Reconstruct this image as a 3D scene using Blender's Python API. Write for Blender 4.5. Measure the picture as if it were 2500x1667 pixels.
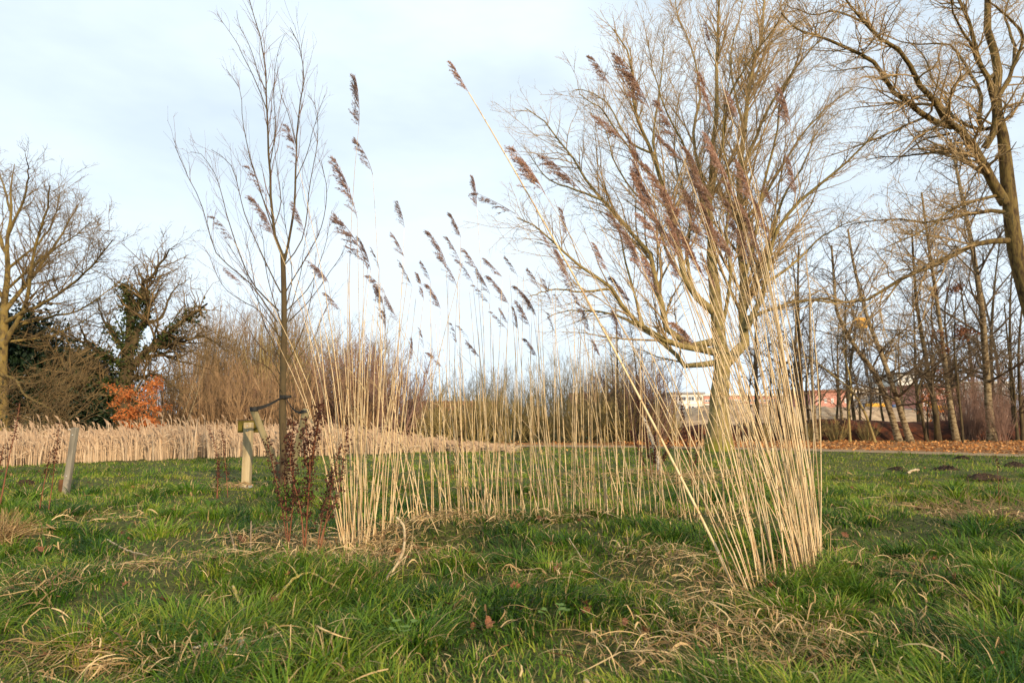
import bpy, math
import numpy as np
from mathutils import Matrix, Vector

# ------------------------------------------------------------------ camera, sky, sun, exposure
for o in list(bpy.data.objects):
    bpy.data.objects.remove(o)
sc = bpy.context.scene
COL = sc.collection
F = 1667.0                      # focal length in photo pixels (2500 px wide)
H = 1.05                        # eye height above the lawn
PITCH = math.atan((1015 - 833.5) / F)
cam = bpy.data.cameras.new('camera'); cam_o = bpy.data.objects.new('camera', cam)
COL.objects.link(cam_o); sc.camera = cam_o
cam.sensor_width = 36.0; cam.lens = 36.0 * F / 2500.0
cam.clip_start = 0.05; cam.clip_end = 3000
cam_o.location = (0, 0, H); cam_o.rotation_euler = (math.pi / 2 + PITCH, 0, 0)
cam.dof.use_dof = True; cam.dof.focus_distance = 6.5; cam.dof.aperture_fstop = 4.0

SUN_EL, SUN_AZ = math.radians(17), math.radians(150)       # low winter sun behind the camera, to the right
sdir = Vector((math.sin(SUN_AZ) * math.cos(SUN_EL), math.cos(SUN_AZ) * math.cos(SUN_EL), math.sin(SUN_EL)))
sl = bpy.data.lights.new('sun', 'SUN'); sl.energy = 4.4; sl.angle = math.radians(0.6); sl.color = (1.0, 0.79, 0.54)
so = bpy.data.objects.new('sun', sl); COL.objects.link(so)
so.rotation_euler = (-sdir).to_track_quat('-Z', 'Y').to_euler()

w = bpy.data.worlds.new('World'); sc.world = w; w.use_nodes = True
nt = w.node_tree; nt.nodes.clear()
out = nt.nodes.new('ShaderNodeOutputWorld'); bg = nt.nodes.new('ShaderNodeBackground')
sky = nt.nodes.new('ShaderNodeTexSky'); sky.sky_type = 'NISHITA'; sky.sun_disc = False
sky.sun_elevation = SUN_EL; sky.sun_rotation = SUN_AZ; sky.air_density = 1.0; sky.dust_density = 0.6; sky.ozone_density = 1.5
# thin high cloud veil over the blue
tc = nt.nodes.new('ShaderNodeTexCoord'); mp = nt.nodes.new('ShaderNodeMapping'); mp.inputs['Scale'].default_value = (1, 1, 2.6)
nz = nt.nodes.new('ShaderNodeTexNoise'); nz.inputs['Scale'].default_value = 2.1; nz.inputs['Detail'].default_value = 5; nz.inputs['Roughness'].default_value = 0.55
rp = nt.nodes.new('ShaderNodeValToRGB')
rp.color_ramp.elements[0].position = 0.36; rp.color_ramp.elements[0].color = (0.72, 0.72, 0.72, 1)
rp.color_ramp.elements[1].position = 0.66; rp.color_ramp.elements[1].color = (1, 1, 1, 1)
mx = nt.nodes.new('ShaderNodeMix'); mx.data_type = 'RGBA'
mx.inputs['B'].default_value = (8.6, 9.9, 11.0, 1)
bg.inputs['Strength'].default_value = 0.09
L = nt.links.new
L(tc.outputs['Generated'], mp.inputs['Vector']); L(mp.outputs['Vector'], nz.inputs['Vector']); L(nz.outputs['Fac'], rp.inputs['Fac'])
sx = nt.nodes.new('ShaderNodeSeparateXYZ'); hz = nt.nodes.new('ShaderNodeMapRange'); ad = nt.nodes.new('ShaderNodeMath'); ad.operation = 'ADD'; ad.use_clamp = True
hz.inputs['From Min'].default_value = 0.0; hz.inputs['From Max'].default_value = 0.42; hz.inputs['To Min'].default_value = 0.22; hz.inputs['To Max'].default_value = 0.0
L(tc.outputs['Generated'], sx.inputs[0]); L(sx.outputs['Z'], hz.inputs['Value']); L(hz.outputs['Result'], ad.inputs[0]); L(rp.outputs['Color'], ad.inputs[1])
L(ad.outputs[0], mx.inputs['Factor']); L(sky.outputs['Color'], mx.inputs['A']); L(mx.outputs['Result'], bg.inputs['Color'])
L(bg.outputs['Background'], out.inputs['Surface'])
sc.view_settings.view_transform = 'Standard'; sc.view_settings.look = 'None'
sc.view_settings.exposure = 0.3; sc.view_settings.gamma = 1.0; sc.view_settings.use_curve_mapping = False
sc.render.engine = 'CYCLES'
sc.cycles.max_bounces = 6; sc.cycles.diffuse_bounces = 3; sc.cycles.transmission_bounces = 3; sc.cycles.transparent_max_bounces = 4

# ------------------------------------------------------------------ geometry helpers
rng = np.random.default_rng(7)
_s, _c = math.sin(PITCH), math.cos(PITCH)
def ray(px, py):
    xc = (px - 1250) / F; yc = (833.5 - py) / F
    return xc, _c - yc * _s, _s + yc * _c
def at(px, py, Y):
    dx, dy, dz = ray(px, py); t = Y / dy
    return np.array((dx * t, Y, H + dz * t))
def gp(px, py):
    dx, dy, dz = ray(px, py); t = -H / dz
    return np.array((dx * t, dy * t))
def hsh(ix, iy, s):
    v = np.sin(ix * 127.1 + iy * 311.7 + s * 74.7) * 43758.5453
    return v - np.floor(v)
def vn(x, y, s=0):
    x = np.asarray(x, float); y = np.asarray(y, float)
    xi = np.floor(x); yi = np.floor(y); fx = x - xi; fy = y - yi
    fx = fx * fx * (3 - 2 * fx); fy = fy * fy * (3 - 2 * fy)
    a = hsh(xi, yi, s); b = hsh(xi + 1, yi, s); c = hsh(xi, yi + 1, s); d = hsh(xi + 1, yi + 1, s)
    return (a * (1 - fx) + b * fx) * (1 - fy) + (c * (1 - fx) + d * fx) * fy
def gz(x, y):
    x = np.asarray(x, float); y = np.asarray(y, float)
    fade = np.clip((15 - y) / 5, 0, 1) * np.clip((14 - np.abs(x)) / 4, 0, 1)
    z = 0.14 * (vn(x * .55, y * .55, 1) - .5) + 0.12 * (vn(x * 1.7, y * 1.7, 2) - .5) + 0.05 * (vn(x * 4.3, y * 4.3, 3) - .5)
    z = z + 0.14 * np.exp(-((x + .1) / 1.0) ** 2 - ((y - 6.0) / .55) ** 2)
    z = z + 0.09 * np.exp(-((x + 1.55) / .7) ** 2 - ((y - 4.7) / .5) ** 2)
    return z * fade
def g3(px, py):
    p = gp(px, py); return np.array((p[0], p[1], float(gz(p[0], p[1]))))
def nrm(v): return v / np.maximum(np.linalg.norm(v, axis=-1, keepdims=True), 1e-9)

def mesh(name, V, Q=None, T=None, mat=None, attr=None, smooth=True):
    V = np.asarray(V, np.float32).reshape(-1, 3)
    me = bpy.data.meshes.new(name); me.vertices.add(len(V)); me.vertices.foreach_set('co', V.ravel())
    idx = []; st = []; off = 0
    for A, k in ((Q, 4), (T, 3)):
        if A is not None and len(A):
            A = np.asarray(A, np.int32).reshape(-1, k); idx.append(A.ravel()); st.append(off + k * np.arange(len(A), dtype=np.int32)); off += A.size
    idx = np.concatenate(idx); st = np.concatenate(st)
    me.loops.add(len(idx)); me.loops.foreach_set('vertex_index', idx)
    me.polygons.add(len(st)); me.polygons.foreach_set('loop_start', st)
    me.polygons.foreach_set('use_smooth', np.full(len(st), smooth, bool))
    if attr is not None:
        a = me.attributes.new('v', 'FLOAT', 'POINT'); a.data.foreach_set('value', np.asarray(attr, np.float32).ravel())
    me.update(calc_edges=True)
    if mat: me.materials.append(mat)
    return me
def obj(name, me, parent=None, loc=None):
    o = bpy.data.objects.new(name, me); COL.objects.link(o)
    if parent is not None: o.parent = parent
    if loc is not None: o.location = loc
    return o
def thing(name, label, cat, loc=(0, 0, 0), group=None):
    o = bpy.data.objects.new(name, None); COL.objects.link(o); o.location = loc; o.empty_display_size = .1
    return tag(o, label, cat, group)
def tag(o, label, cat=None, group=None, kind=None):
    o['label'] = label
    if cat: o['category'] = cat
    if group: o['group'] = group
    if kind: o['kind'] = kind
    return o
class Acc:
    """collects arrays of verts / quads / tris (+ attribute) for one mesh"""
    def __init__(s): s.V = []; s.Q = []; s.T = []; s.A = []; s.n = 0
    def add(s, V, Q=None, T=None, A=None):
        V = np.asarray(V, float).reshape(-1, 3)
        if Q is not None and len(Q): s.Q.append(np.asarray(Q).reshape(-1, 4) + s.n)
        if T is not None and len(T): s.T.append(np.asarray(T).reshape(-1, 3) + s.n)
        s.A.append(np.zeros(len(V)) if A is None else np.broadcast_to(np.asarray(A, float).ravel(), (len(V),)) if np.size(A) in (1, len(V)) else np.zeros(len(V)))
        s.V.append(V); s.n += len(V); return s
    def mesh(s, name, mat, off=None, smooth=True):
        V = np.concatenate(s.V)
        if off is not None: V = V - np.asarray(off)
        return mesh(name, V, np.concatenate(s.Q) if s.Q else None, np.concatenate(s.T) if s.T else None, mat, np.concatenate(s.A), smooth)
def tube(P, R, S):
    """P (N,K,3) centre lines, R (N,K) radii -> verts, quads"""
    P = np.asarray(P, float); R = np.asarray(R, float)
    if P.ndim == 2: P = P[None]; R = R[None]
    N, K = P.shape[:2]
    T = np.empty_like(P); T[:, 1:-1] = P[:, 2:] - P[:, :-2]; T[:, 0] = P[:, 1] - P[:, 0]; T[:, -1] = P[:, -1] - P[:, -2]
    T = nrm(T); m = nrm(P[:, -1] - P[:, 0])
    ref = np.where(np.abs(m[:, 1:2]) < .8, np.array((0., 1., 0.)), np.array((1., 0., 0.)))[:, None, :]
    u = nrm(ref - (ref * T).sum(-1, keepdims=True) * T); v = np.cross(T, u)
    a = np.arange(S) * 2 * math.pi / S
    V = P[:, :, None] + R[:, :, None, None] * (np.cos(a)[:, None] * u[:, :, None] + np.sin(a)[:, None] * v[:, :, None])
    base = (np.arange(N) * K * S)[:, None, None] + (np.arange(K - 1) * S)[None, :, None]
    j = np.arange(S); jn = (j + 1) % S
    Q = np.stack([base + j, base + jn, base + S + jn, base + S + j], -1)
    return V.reshape(-1, 3), Q.reshape(-1, 4)
def smooth_path(pts, K):
    p = np.asarray(pts, float)
    if len(p) < 3:
        t = np.linspace(0, 1, K)[:, None]; return p[0] * (1 - t) + p[-1] * t
    e = np.vstack([2 * p[0] - p[1], p, 2 * p[-1] - p[-2]]); o = []
    for i in range(1, len(e) - 2):
        t = np.linspace(0, 1, 10, endpoint=False)[:, None]
        a, b, c, d = e[i - 1:i + 3]
        o.append(.5 * (2 * b + (c - a) * t + (2 * a - 5 * b + 4 * c - d) * t ** 2 + (3 * b - a - 3 * c + d) * t ** 3))
    o = np.vstack(o + [p[-1:]]); s = np.r_[0, np.cumsum(np.linalg.norm(np.diff(o, axis=0), axis=1))]
    q = np.linspace(0, s[-1], K); return np.stack([np.interp(q, s, o[:, k]) for k in range(3)], 1)
def grow(P, R, dens, t0, ang, Lf, Lmin, K, wig, up, rr, rmin, rg, t1=1.0, Lmax=9, taper=.75):
    N, K0 = P.shape[:2]; Lt = np.linalg.norm(np.diff(P, axis=1), axis=2).sum(1)
    n = np.floor(Lt * (t1 - t0) * dens + rg.random(N)).astype(int); i = np.repeat(np.arange(N), n); M = len(i)
    t = t0 + (t1 - t0) * rg.random(M); u = np.minimum(t * (K0 - 1), K0 - 1.001); k = u.astype(int); f = (u - k)[:, None]
    p = P[i, k] * (1 - f) + P[i, k + 1] * f; r = R[i, k] * (1 - f[:, 0]) + R[i, k + 1] * f[:, 0]
    T = nrm(P[i, k + 1] - P[i, k]); rv = rg.normal(size=(M, 3)); pe = nrm(rv - (rv * T).sum(1, keepdims=True) * T)
    a = (ang * (.65 + .7 * rg.random(M)))[:, None]; d = np.cos(a) * T + np.sin(a) * pe; d[:, 2] += up; d = nrm(d)
    Ln = np.clip(Lt[i] * Lf * (1 - .5 * t) * (.5 + .9 * rg.random(M)), Lmin, Lmax)
    O = np.empty((M, K, 3)); O[:, 0] = p
    for q in range(1, K):
        O[:, q] = O[:, q - 1] + d * (Ln / (K - 1))[:, None]
        d = d + wig * rg.normal(size=(M, 3)); d[:, 2] += up * .35; d = nrm(d)
    r0 = np.maximum(np.minimum(r * rr, Ln * .03 + rmin), rmin)
    return O, np.maximum(r0[:, None] * (1 - taper * np.linspace(0, 1, K)[None]), rmin * .6)
def leaf_cards(C, size, rg, flat=0.0, aspect=.55, dirn=None):
    """folded diamond leaves: 4 verts, 2 tris each"""
    C = np.asarray(C, float); M = len(C); s = size * (.6 + .8 * rg.random((M, 1)))
    d = nrm(rg.normal(size=(M, 3)) * np.array((1, 1, 1 - flat * .8)) + (0 if dirn is None else dirn)); q = rg.normal(size=(M, 3)); q[:, 2] *= (1 - flat)
    e = nrm(np.cross(d, np.cross(q, d))); nn = np.cross(d, e)
    V = np.stack([C, C + d * s * .5 + e * s * aspect * .5 + nn * s * .12, C + d * s, C + d * s * .5 - e * s * aspect * .5 + nn * s * .12], 1)
    b = np.arange(M)[:, None] * 4
    return V.reshape(-1, 3), np.concatenate([b + np.array((0, 1, 2)), b + np.array((0, 2, 3))], 0)
def box(x0, x1, y0, y1, z0, z1):
    V = np.array([(x, y, z) for z in (z0, z1) for y in (y0, y1) for x in (x0, x1)], float)
    return V, np.array([(0, 2, 3, 1), (4, 5, 7, 6), (0, 1, 5, 4), (2, 6, 7, 3), (0, 4, 6, 2), (1, 3, 7, 5)])
def solid(name, boxes, mat, parent=None, off=(0, 0, 0), bev=0.0):
    a = Acc()
    for b in boxes: a.add(*box(*b))
    o = obj(name, a.mesh(name, mat, off, smooth=False), parent)
    if bev:
        m = o.modifiers.new('bevel', 'BEVEL'); m.width = bev; m.segments = 2
    return o

# ------------------------------------------------------------------ materials
def lin(c):
    return tuple(((v / 255) / 12.92 if v <= 10 else (((v / 255) + .055) / 1.055) ** 2.4) for v in c) + (1,)
def M(name, cols, scale=6.0, rough=.9, bump=0.0, stretch=(1, 1, 1), transl=0.0, attr=False, spec=.25, rnd=0.0, detail=4, dist=0.02, nodes=None, mossz=None, rim=None):
    m = bpy.data.materials.new(name); m.use_nodes = True; n = m.node_tree; n.nodes.clear(); lk = n.links.new
    o = n.nodes.new('ShaderNodeOutputMaterial'); b = n.nodes.new('ShaderNodeBsdfPrincipled')
    b.inputs['Roughness'].default_value = rough; b.inputs['Specular IOR Level'].default_value = spec
    t = n.nodes.new('ShaderNodeTexCoord'); mp = n.nodes.new('ShaderNodeMapping'); mp.inputs['Scale'].default_value = stretch
    nz = n.nodes.new('ShaderNodeTexNoise'); nz.inputs['Scale'].default_value = scale; nz.inputs['Detail'].default_value = detail; nz.inputs['Roughness'].default_value = .6
    lk(t.outputs['Object'], mp.inputs['Vector']); lk(mp.outputs['Vector'], nz.inputs['Vector'])
    r = n.nodes.new('ShaderNodeValToRGB'); el = r.color_ramp.elements
    ps = [c[0] for c in cols] if isinstance(cols[0][1], tuple) else (np.linspace(.0, 1., len(cols)) if attr else np.linspace(.32, .68, len(cols)))
    cs = [c[1] for c in cols] if isinstance(cols[0][1], tuple) else cols
    for k, (p, c) in enumerate(zip(ps, cs)):
        e = el[k] if k < 2 else el.new(float(p))
        e.position = float(p); e.color = c if len(c) == 4 else lin(c)
    if attr:
        at_ = n.nodes.new('ShaderNodeAttribute'); at_.attribute_name = 'v'; lk(at_.outputs['Fac'], r.inputs['Fac'])
    else: lk(nz.outputs['Fac'], r.inputs['Fac'])
    colr = r.outputs['Color']
    def mult(colr, fac_out, lo, hi):
        mr = n.nodes.new('ShaderNodeMapRange'); mr.inputs['To Min'].default_value = lo; mr.inputs['To Max'].default_value = hi; lk(fac_out, mr.inputs['Value'])
        x = n.nodes.new('ShaderNodeMix'); x.data_type = 'RGBA'; x.blend_type = 'MULTIPLY'; x.inputs['Factor'].default_value = 1
        lk(colr, x.inputs['A']); lk(mr.outputs['Result'], x.inputs['B']); return x.outputs['Result']
    if rnd:
        oi = n.nodes.new('ShaderNodeObjectInfo'); colr = mult(colr, oi.outputs['Random'], 1 - rnd, 1 + rnd * .6)
    if nodes:           # dark joints at even spacing along a stem, attribute = metres from the ground
        at_ = n.nodes.new('ShaderNodeAttribute'); at_.attribute_name = 'v'
        w_ = n.nodes.new('ShaderNodeMath'); w_.operation = 'PINGPONG'; w_.inputs[1].default_value = nodes / 2; lk(at_.outputs['Fac'], w_.inputs[0])
        mr = n.nodes.new('ShaderNodeMapRange'); mr.inputs['From Max'].default_value = .005; mr.interpolation_type = 'SMOOTHSTEP'
        mr.inputs['From Min'].default_value = .002; lk(w_.outputs[0], mr.inputs['Value'])
        x = n.nodes.new('ShaderNodeMix'); x.data_type = 'RGBA'; lk(mr.outputs['Result'], x.inputs['Factor']); x.inputs['A'].default_value = lin((138, 98, 60)); lk(colr, x.inputs['B']); colr = x.outputs['Result']
    if mossz:           # moss grows on the foot of the trunk
        sx = n.nodes.new('ShaderNodeSeparateXYZ'); lk(t.outputs['Object'], sx.inputs[0])
        ad = n.nodes.new('ShaderNodeMath'); ad.operation = 'MULTIPLY_ADD'; ad.inputs[1].default_value = .9; lk(nz.outputs['Fac'], ad.inputs[0]); lk(sx.outputs['Z'], ad.inputs[2])
        mr = n.nodes.new('ShaderNodeMapRange'); mr.inputs['From Min'].default_value = mossz[0]; mr.inputs['From Max'].default_value = mossz[1]; lk(ad.outputs[0], mr.inputs['Value'])
        x = n.nodes.new('ShaderNodeMix'); x.data_type = 'RGBA'; lk(mr.outputs['Result'], x.inputs['Factor']); x.inputs['A'].default_value = lin(mossz[2]); lk(colr, x.inputs['B']); colr = x.outputs['Result']
    lk(colr, b.inputs['Base Color'])
    if bump:
        bm = n.nodes.new('ShaderNodeBump'); bm.inputs['Strength'].default_value = bump; bm.inputs['Distance'].default_value = dist; lk(nz.outputs['Fac'], bm.inputs['Height']); lk(bm.outputs['Normal'], b.inputs['Normal'])
    if transl:
        tr = n.nodes.new('ShaderNodeBsdfTranslucent'); lk(colr, tr.inputs['Color']); ms = n.nodes.new('ShaderNodeMixShader'); ms.inputs[0].default_value = transl
        lk(b.outputs[0], ms.inputs[1]); lk(tr.outputs[0], ms.inputs[2]); lk(ms.outputs[0], o.inputs['Surface'])
    else: lk(b.outputs[0], o.inputs['Surface'])
    return m
GRASS = [(0.0, (28, 56, 12)), (.2, (54, 90, 18)), (.45, (108, 136, 30)), (.68, (172, 164, 66)), (.8, (168, 146, 96)), (1.0, (190, 164, 116))]
mt = dict(
    ground=M('ground_soil_and_thatch', [(42, 36, 20), (60, 60, 26), (80, 86, 32), (100, 86, 52)], 34.0, .95, .8, detail=9),
    grass=M('grass_blades', GRASS, transl=.3, attr=True, rough=.6, spec=.3),
    straw=M('dead_grass', [(0, (100, 74, 48)), (.5, (172, 140, 94)), (1, (220, 190, 138))], transl=.2, attr=True, rough=.7),
    reed=M('reed_straw', [(150, 118, 78), (198, 168, 122), (216, 192, 150), (188, 158, 112)], 4, .5, stretch=(5, 5, .9), rnd=.34, nodes=.26, spec=.4),
    reed_leaf=M('reed_leaf', [(178, 150, 100), (205, 178, 128)], 8, .7, transl=.25),
    plume=M('reed_plume', [(124, 102, 98), (166, 140, 132), (204, 178, 166)], 14, .85, transl=.4, rnd=.25),
    plume_r=M('reed_plume_russet', [(150, 116, 98), (192, 154, 132), (220, 190, 166)], 14, .85, transl=.4, rnd=.25),
    dock=M('dock_seed', [(46, 26, 20), (70, 40, 30), (94, 58, 44)], 30, .85, transl=.12),
    dockstem=M('dock_stem', [(92, 50, 34), (122, 76, 50), (140, 98, 68)], 6, .6, stretch=(3, 3, .6)),
    bark=M('bark_lichen', [(66, 54, 38), (104, 88, 54), (130, 110, 58), (112, 100, 74)], 7, .95, .8, stretch=(1, 1, .45), detail=8, dist=.03),
    barkmoss=M('bark_moss_foot', [(74, 62, 42), (124, 108, 68), (150, 132, 84), (108, 96, 70)], 9, .95, 1.0, stretch=(1, 1, .35), detail=8, dist=.03, mossz=(.45, .95, (118, 116, 38))),
    twig=M('twig_bark', [(138, 114, 82), (176, 150, 108)], 3, .9),
    twig_g=M('twig_grey_brown', [(78, 66, 52), (112, 96, 74)], 2, .9),
    twig_b=M('twig_brown', [(92, 76, 54), (136, 112, 72)], 2, .9),
    twig_l=M('twig_lichen_gold', [(118, 100, 66), (158, 136, 78), (136, 112, 88)], 1.5, .9),
    oakbark=M('oak_bark', [(44, 35, 24), (84, 68, 44), (116, 98, 56), (74, 66, 46)], 10, .95, 1.0, stretch=(1, 1, .3), detail=9, dist=.04),
    youngbark=M('young_bark', [(46, 38, 28), (84, 70, 46), (68, 60, 40)], 12, .85, .5, stretch=(1, 1, .3)),
    youngtwig=M('young_twig', [(96, 70, 52), (130, 98, 74)], 3, .8),
    birch=M('birch_bark', [(56, 44, 32), (100, 82, 56), (150, 134, 104), (84, 68, 46)], 5, .85, .4, stretch=(1, 1, 2.2), detail=7),
    darkbark=M('dark_bark', [(46, 38, 28), (78, 66, 46), (98, 86, 54)], 6, .95, .6, stretch=(1, 1, .4), detail=7),
    shrub=M('shrub_stems', [(122, 100, 72), (160, 134, 96)], 1.2, .9, rnd=.25),
    shrub_o=M('shrub_olive', [(138, 122, 76), (176, 154, 102)], 1.2, .9, rnd=.2),
    shrub_r=M('shrub_russet', [(130, 102, 74), (168, 138, 102)], 1.2, .9, rnd=.2),
    shrub_p=M('shrub_purple', [(118, 92, 80), (150, 120, 102)], 1.2, .9, rnd=.2),
    shrub_w=M('shrub_pale', [(158, 144, 122), (190, 174, 148)], 1.2, .9, rnd=.15),
    beech=M('beech_dead_leaf', [(146, 82, 40), (190, 112, 58), (212, 144, 84)], 9, .8, transl=.3),
    ivy=M('ivy_leaf', [(26, 40, 16), (48, 64, 26), (92, 98, 40)], 6, .5, transl=.12),
    holly=M('holly_leaf', [(14, 26, 14), (26, 42, 22), (40, 58, 32)], 2.0, .5, transl=.05),
    leaf=M('fallen_leaf', [(88, 52, 34), (128, 82, 54), (156, 114, 84)], 14, .8, .4, rnd=.4, transl=.1),
    litter=M('leaf_litter', [(0, (116, 70, 36)), (.5, (180, 120, 64)), (1, (212, 162, 102))], attr=True, rough=.85),
    litterground=M('litter_ground', [(104, 76, 44), (150, 106, 60), (174, 128, 80)], 9, .95, .5, detail=8),
    soil=M('mole_soil', [(40, 30, 22), (64, 48, 36), (86, 66, 50)], 30, 1, 1.0, detail=8, dist=.04),
    bank=M('bank_earth', [(34, 22, 16), (72, 40, 24), (110, 58, 32)], 3, 1, .8, detail=9, dist=.1),
    path=M('path_gravel', [(134, 112, 84), (164, 140, 106)], 20, .95, .3),
    post=M('post_timber', [(128, 112, 84), (172, 152, 114), (190, 172, 136)], 9, .85, .3, stretch=(1, 1, .12), detail=6),
    greypost=M('post_shade_grey', [(92, 86, 76), (132, 124, 108), (150, 140, 122)], 9, .9, .4, stretch=(1, 1, .12), detail=6),  # shade on the leaning post's front is mixed into this grey
    stake=M('stake_timber', [(96, 88, 66), (138, 126, 92), (160, 148, 116)], 10, .9, .6, stretch=(1, 1, .15), detail=7),
    mossboard=M('mossy_board', [(62, 54, 22), (92, 82, 26), (110, 98, 36)], 8, .9, .3),
    brownstake=M('brown_stake', [(84, 58, 36), (112, 80, 52)], 9, .9, .3),
    rubber=M('rubber_strap', [(26, 25, 23), (46, 45, 42)], 8, .7),
    metal=M('galvanised', [(168, 168, 164), (190, 190, 186)], 20, .4),
    stick=M('lichen_stick', [(126, 100, 72), (176, 156, 122), (196, 180, 148)], 30, .9, .6),
    lichen=M('yellow_lichen_stick', [(126, 110, 66), (158, 144, 76), (150, 140, 114)], 40, .95, .8),
    herb=M('herb_leaf', [(92, 124, 48), (136, 158, 76)], 20, .6, transl=.3),
    sand=M('sand_heap', [(118, 98, 78), (160, 136, 108), (186, 162, 132)], 1.6, 1, .4, detail=8, dist=.2),
    white=M('white_render', [(214, 208, 196), (228, 222, 210)], .4, .8), cream=M('cream_render', [(204, 188, 160), (218, 204, 180)], .4, .85),
    brick=M('red_brick', [(176, 124, 108), (192, 142, 126)], 3, .9), brick2=M('brown_brick', [(128, 88, 72), (150, 108, 88)], 3, .9),  # red brick paled: distance haze is put into the colour
    tile=M('orange_tile', [(150, 92, 62), (176, 112, 78)], 3, .9), greyw=M('grey_panel', [(132, 130, 128), (150, 148, 146)], 1, .8),
    glass=M('window_glass', [(56, 66, 78), (86, 98, 110)], .6, .15, spec=.6), frame=M('window_frame', [(224, 220, 212), (232, 228, 222)], 1, .6),
    red=M('container_red', [(178, 38, 32), (198, 52, 44)], 2, .5), yellow=M('machine_yellow', [(206, 146, 34), (224, 168, 52)], 2, .5),
    dgrey=M('machine_grey', [(58, 62, 70), (84, 88, 96)], 2, .6), blue=M('machine_blue', [(56, 78, 120), (78, 102, 142)], 2, .5), orange=M('hi_vis', [(220, 96, 36), (232, 116, 52)], 2, .7),
    whitebark=M('white_bark', [(120, 110, 98), (176, 168, 154), (96, 84, 72)], 16, .85, .3, stretch=(1, 1, 2)),
)
MT = mt

# ------------------------------------------------------------------ ground
def axis(a, b, n, p=2.2):
    t = np.linspace(-1, 1, n); return np.where(t < 0, a * np.abs(t) ** p, b * np.abs(t) ** p)
gx = np.unique(np.r_[np.linspace(-9, 9, 131), axis(-1500, 1500, 50, 4)])
gy = np.unique(np.r_[np.linspace(-2, 15, 131), 15 + axis(0, 1500, 80, 4)[40:], -2 + axis(-600, 0, 40, 4)[:20]])
X, Y = np.meshgrid(gx, gy); Z = gz(X, Y)
nx_, ny_ = len(gx), len(gy); ii = (np.arange(ny_ - 1)[:, None] * nx_ + np.arange(nx_ - 1)[None]).ravel()
g = obj('ground', mesh('ground', np.stack([X, Y, Z], -1), np.stack([ii, ii + 1, ii + 1 + nx_, ii + nx_], 1), None, mt['ground']))
tag(g, 'green meadow ground', kind='structure')

def ribbon(name, left, right, mat, z, K=40, label=''):
    a = smooth_path([(p[0], p[1], z) for p in left], K); b = smooth_path([(p[0], p[1], z) for p in right], K)
    V = np.concatenate([a, b]); i = np.arange(K - 1)
    o = obj(name, mesh(name, V, np.stack([i, i + K, i + K + 1, i + 1], 1), None, mat)); return tag(o, label, kind='structure')
near = [gp(1000, 1093), gp(1250, 1091), gp(1600, 1094), gp(1990, 1102), gp(2500, 1116), gp(2900, 1128)]
far_ = [gp(1000, 1090), gp(1250, 1087), gp(1600, 1089), gp(1990, 1096), gp(2500, 1109), gp(2900, 1121)]
back = [gp(1000, 1084), gp(1250, 1081), gp(1600, 1080), gp(1990, 1078), gp(2500, 1078), gp(2900, 1079)]
ribbon('path', near, far_, mt['path'], .012, label='narrow grey gravel path along the lawn edge')
LS = ribbon('leaf_strip', far_, back, mt['litterground'], .008, label='strip of fallen orange leaves beyond the path')

# ------------------------------------------------------------------ trees
def limb_pts(px, Y0, Y1, K=10):
    n = len(px); return smooth_path([at(x, y, Y0 + (Y1 - Y0) * (i / (n - 1)) ** 1.3) for i, (x, y) in enumerate(px)], K)
def make_tree(name, label, base, trunk, tr, limbs, lv, mats, seed, group=None, flare=1.0, limb_name='limb', auto=None, tsides=16, cat='tree'):
    """trunk: (K,3) world points; tr: (r0, r1); limbs: list of (pts, r0, r1); lv: grow() levels"""
    rg = np.random.default_rng(seed); base = np.asarray(base, float)
    root = thing(name, label, cat, base, group)
    K = len(trunk); t = np.linspace(0, 1, K); R = tr[0] + (tr[1] - tr[0]) * t ** .8
    hgt = trunk[:, 2] - base[2]; R = R * (1 + flare * np.exp(-np.maximum(hgt, 0) / (tr[0] * 1.6)))
    V, Q = tube(trunk, R, tsides)
    ctr = np.repeat(trunk, tsides, 0); d = V - ctr; ang = np.tile(np.arange(tsides), K)
    V = ctr + d * (1 + .16 * (vn(ang * .9, np.repeat(np.arange(K), tsides) * .8, seed) - .5) + (.5 * flare * np.exp(-np.maximum(V[:, 2] - base[2], 0) / (tr[0] * 1.5)) * (vn(ang * .7, ang * 0, seed + 5) - .4)))[:, None]
    obj('trunk', mesh('trunk', V - base, Q, None, mats[0]), root)
    P0 = []; R0 = []
    for pts, r0, r1 in limbs:
        Kl = 14; p = smooth_path(pts, Kl); p[1:] += rg.normal(size=(Kl - 1, 3)) * r0 * .22
        r = r0 + (r1 - r0) * np.linspace(0, 1, Kl) ** .75
        V, Q = tube(p, r, 8); obj(limb_name, mesh(limb_name, V - base, Q, None, mats[0]), root); P0.append(p); R0.append(r)
    acc = Acc(); P = np.stack(P0) if P0 else trunk[None]; R = np.stack(R0) if P0 else R[None]
    if auto is not None:
        tk = smooth_path(trunk, 14)[None]; rt = np.interp(np.linspace(0, 1, 14), t, tr[0] + (tr[1] - tr[0]) * t)[None]
        A, AR = grow(tk, rt, *auto, rg); V, Q = tube(A, AR, 5); acc.add(V, Q)
        Kn = A.shape[1]; u = np.linspace(0, 13, Kn).round().astype(int)
        P = np.concatenate([P[:, u], A]) if P0 else A; R = np.concatenate([R[:, u], AR]) if P0 else AR
    for li, (S, args) in enumerate(lv):
        Pn, Rn = grow(P, R, *args, rg); V, Q = tube(Pn, Rn, S); acc.add(V, Q)
        if li == 0 and Pn.shape[1] <= P.shape[1]:      # finer twigs also leave the outer ends of the parents
            u = np.linspace(P.shape[1] * .55, P.shape[1] - 1, Pn.shape[1]).round().astype(int)
            P, R = np.concatenate([Pn, P[:, u]]), np.concatenate([Rn, R[:, u]])
        else: P, R = Pn, Rn
    obj('crown', acc.mesh('crown', mats[1], base), root)
    return root, P0
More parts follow.
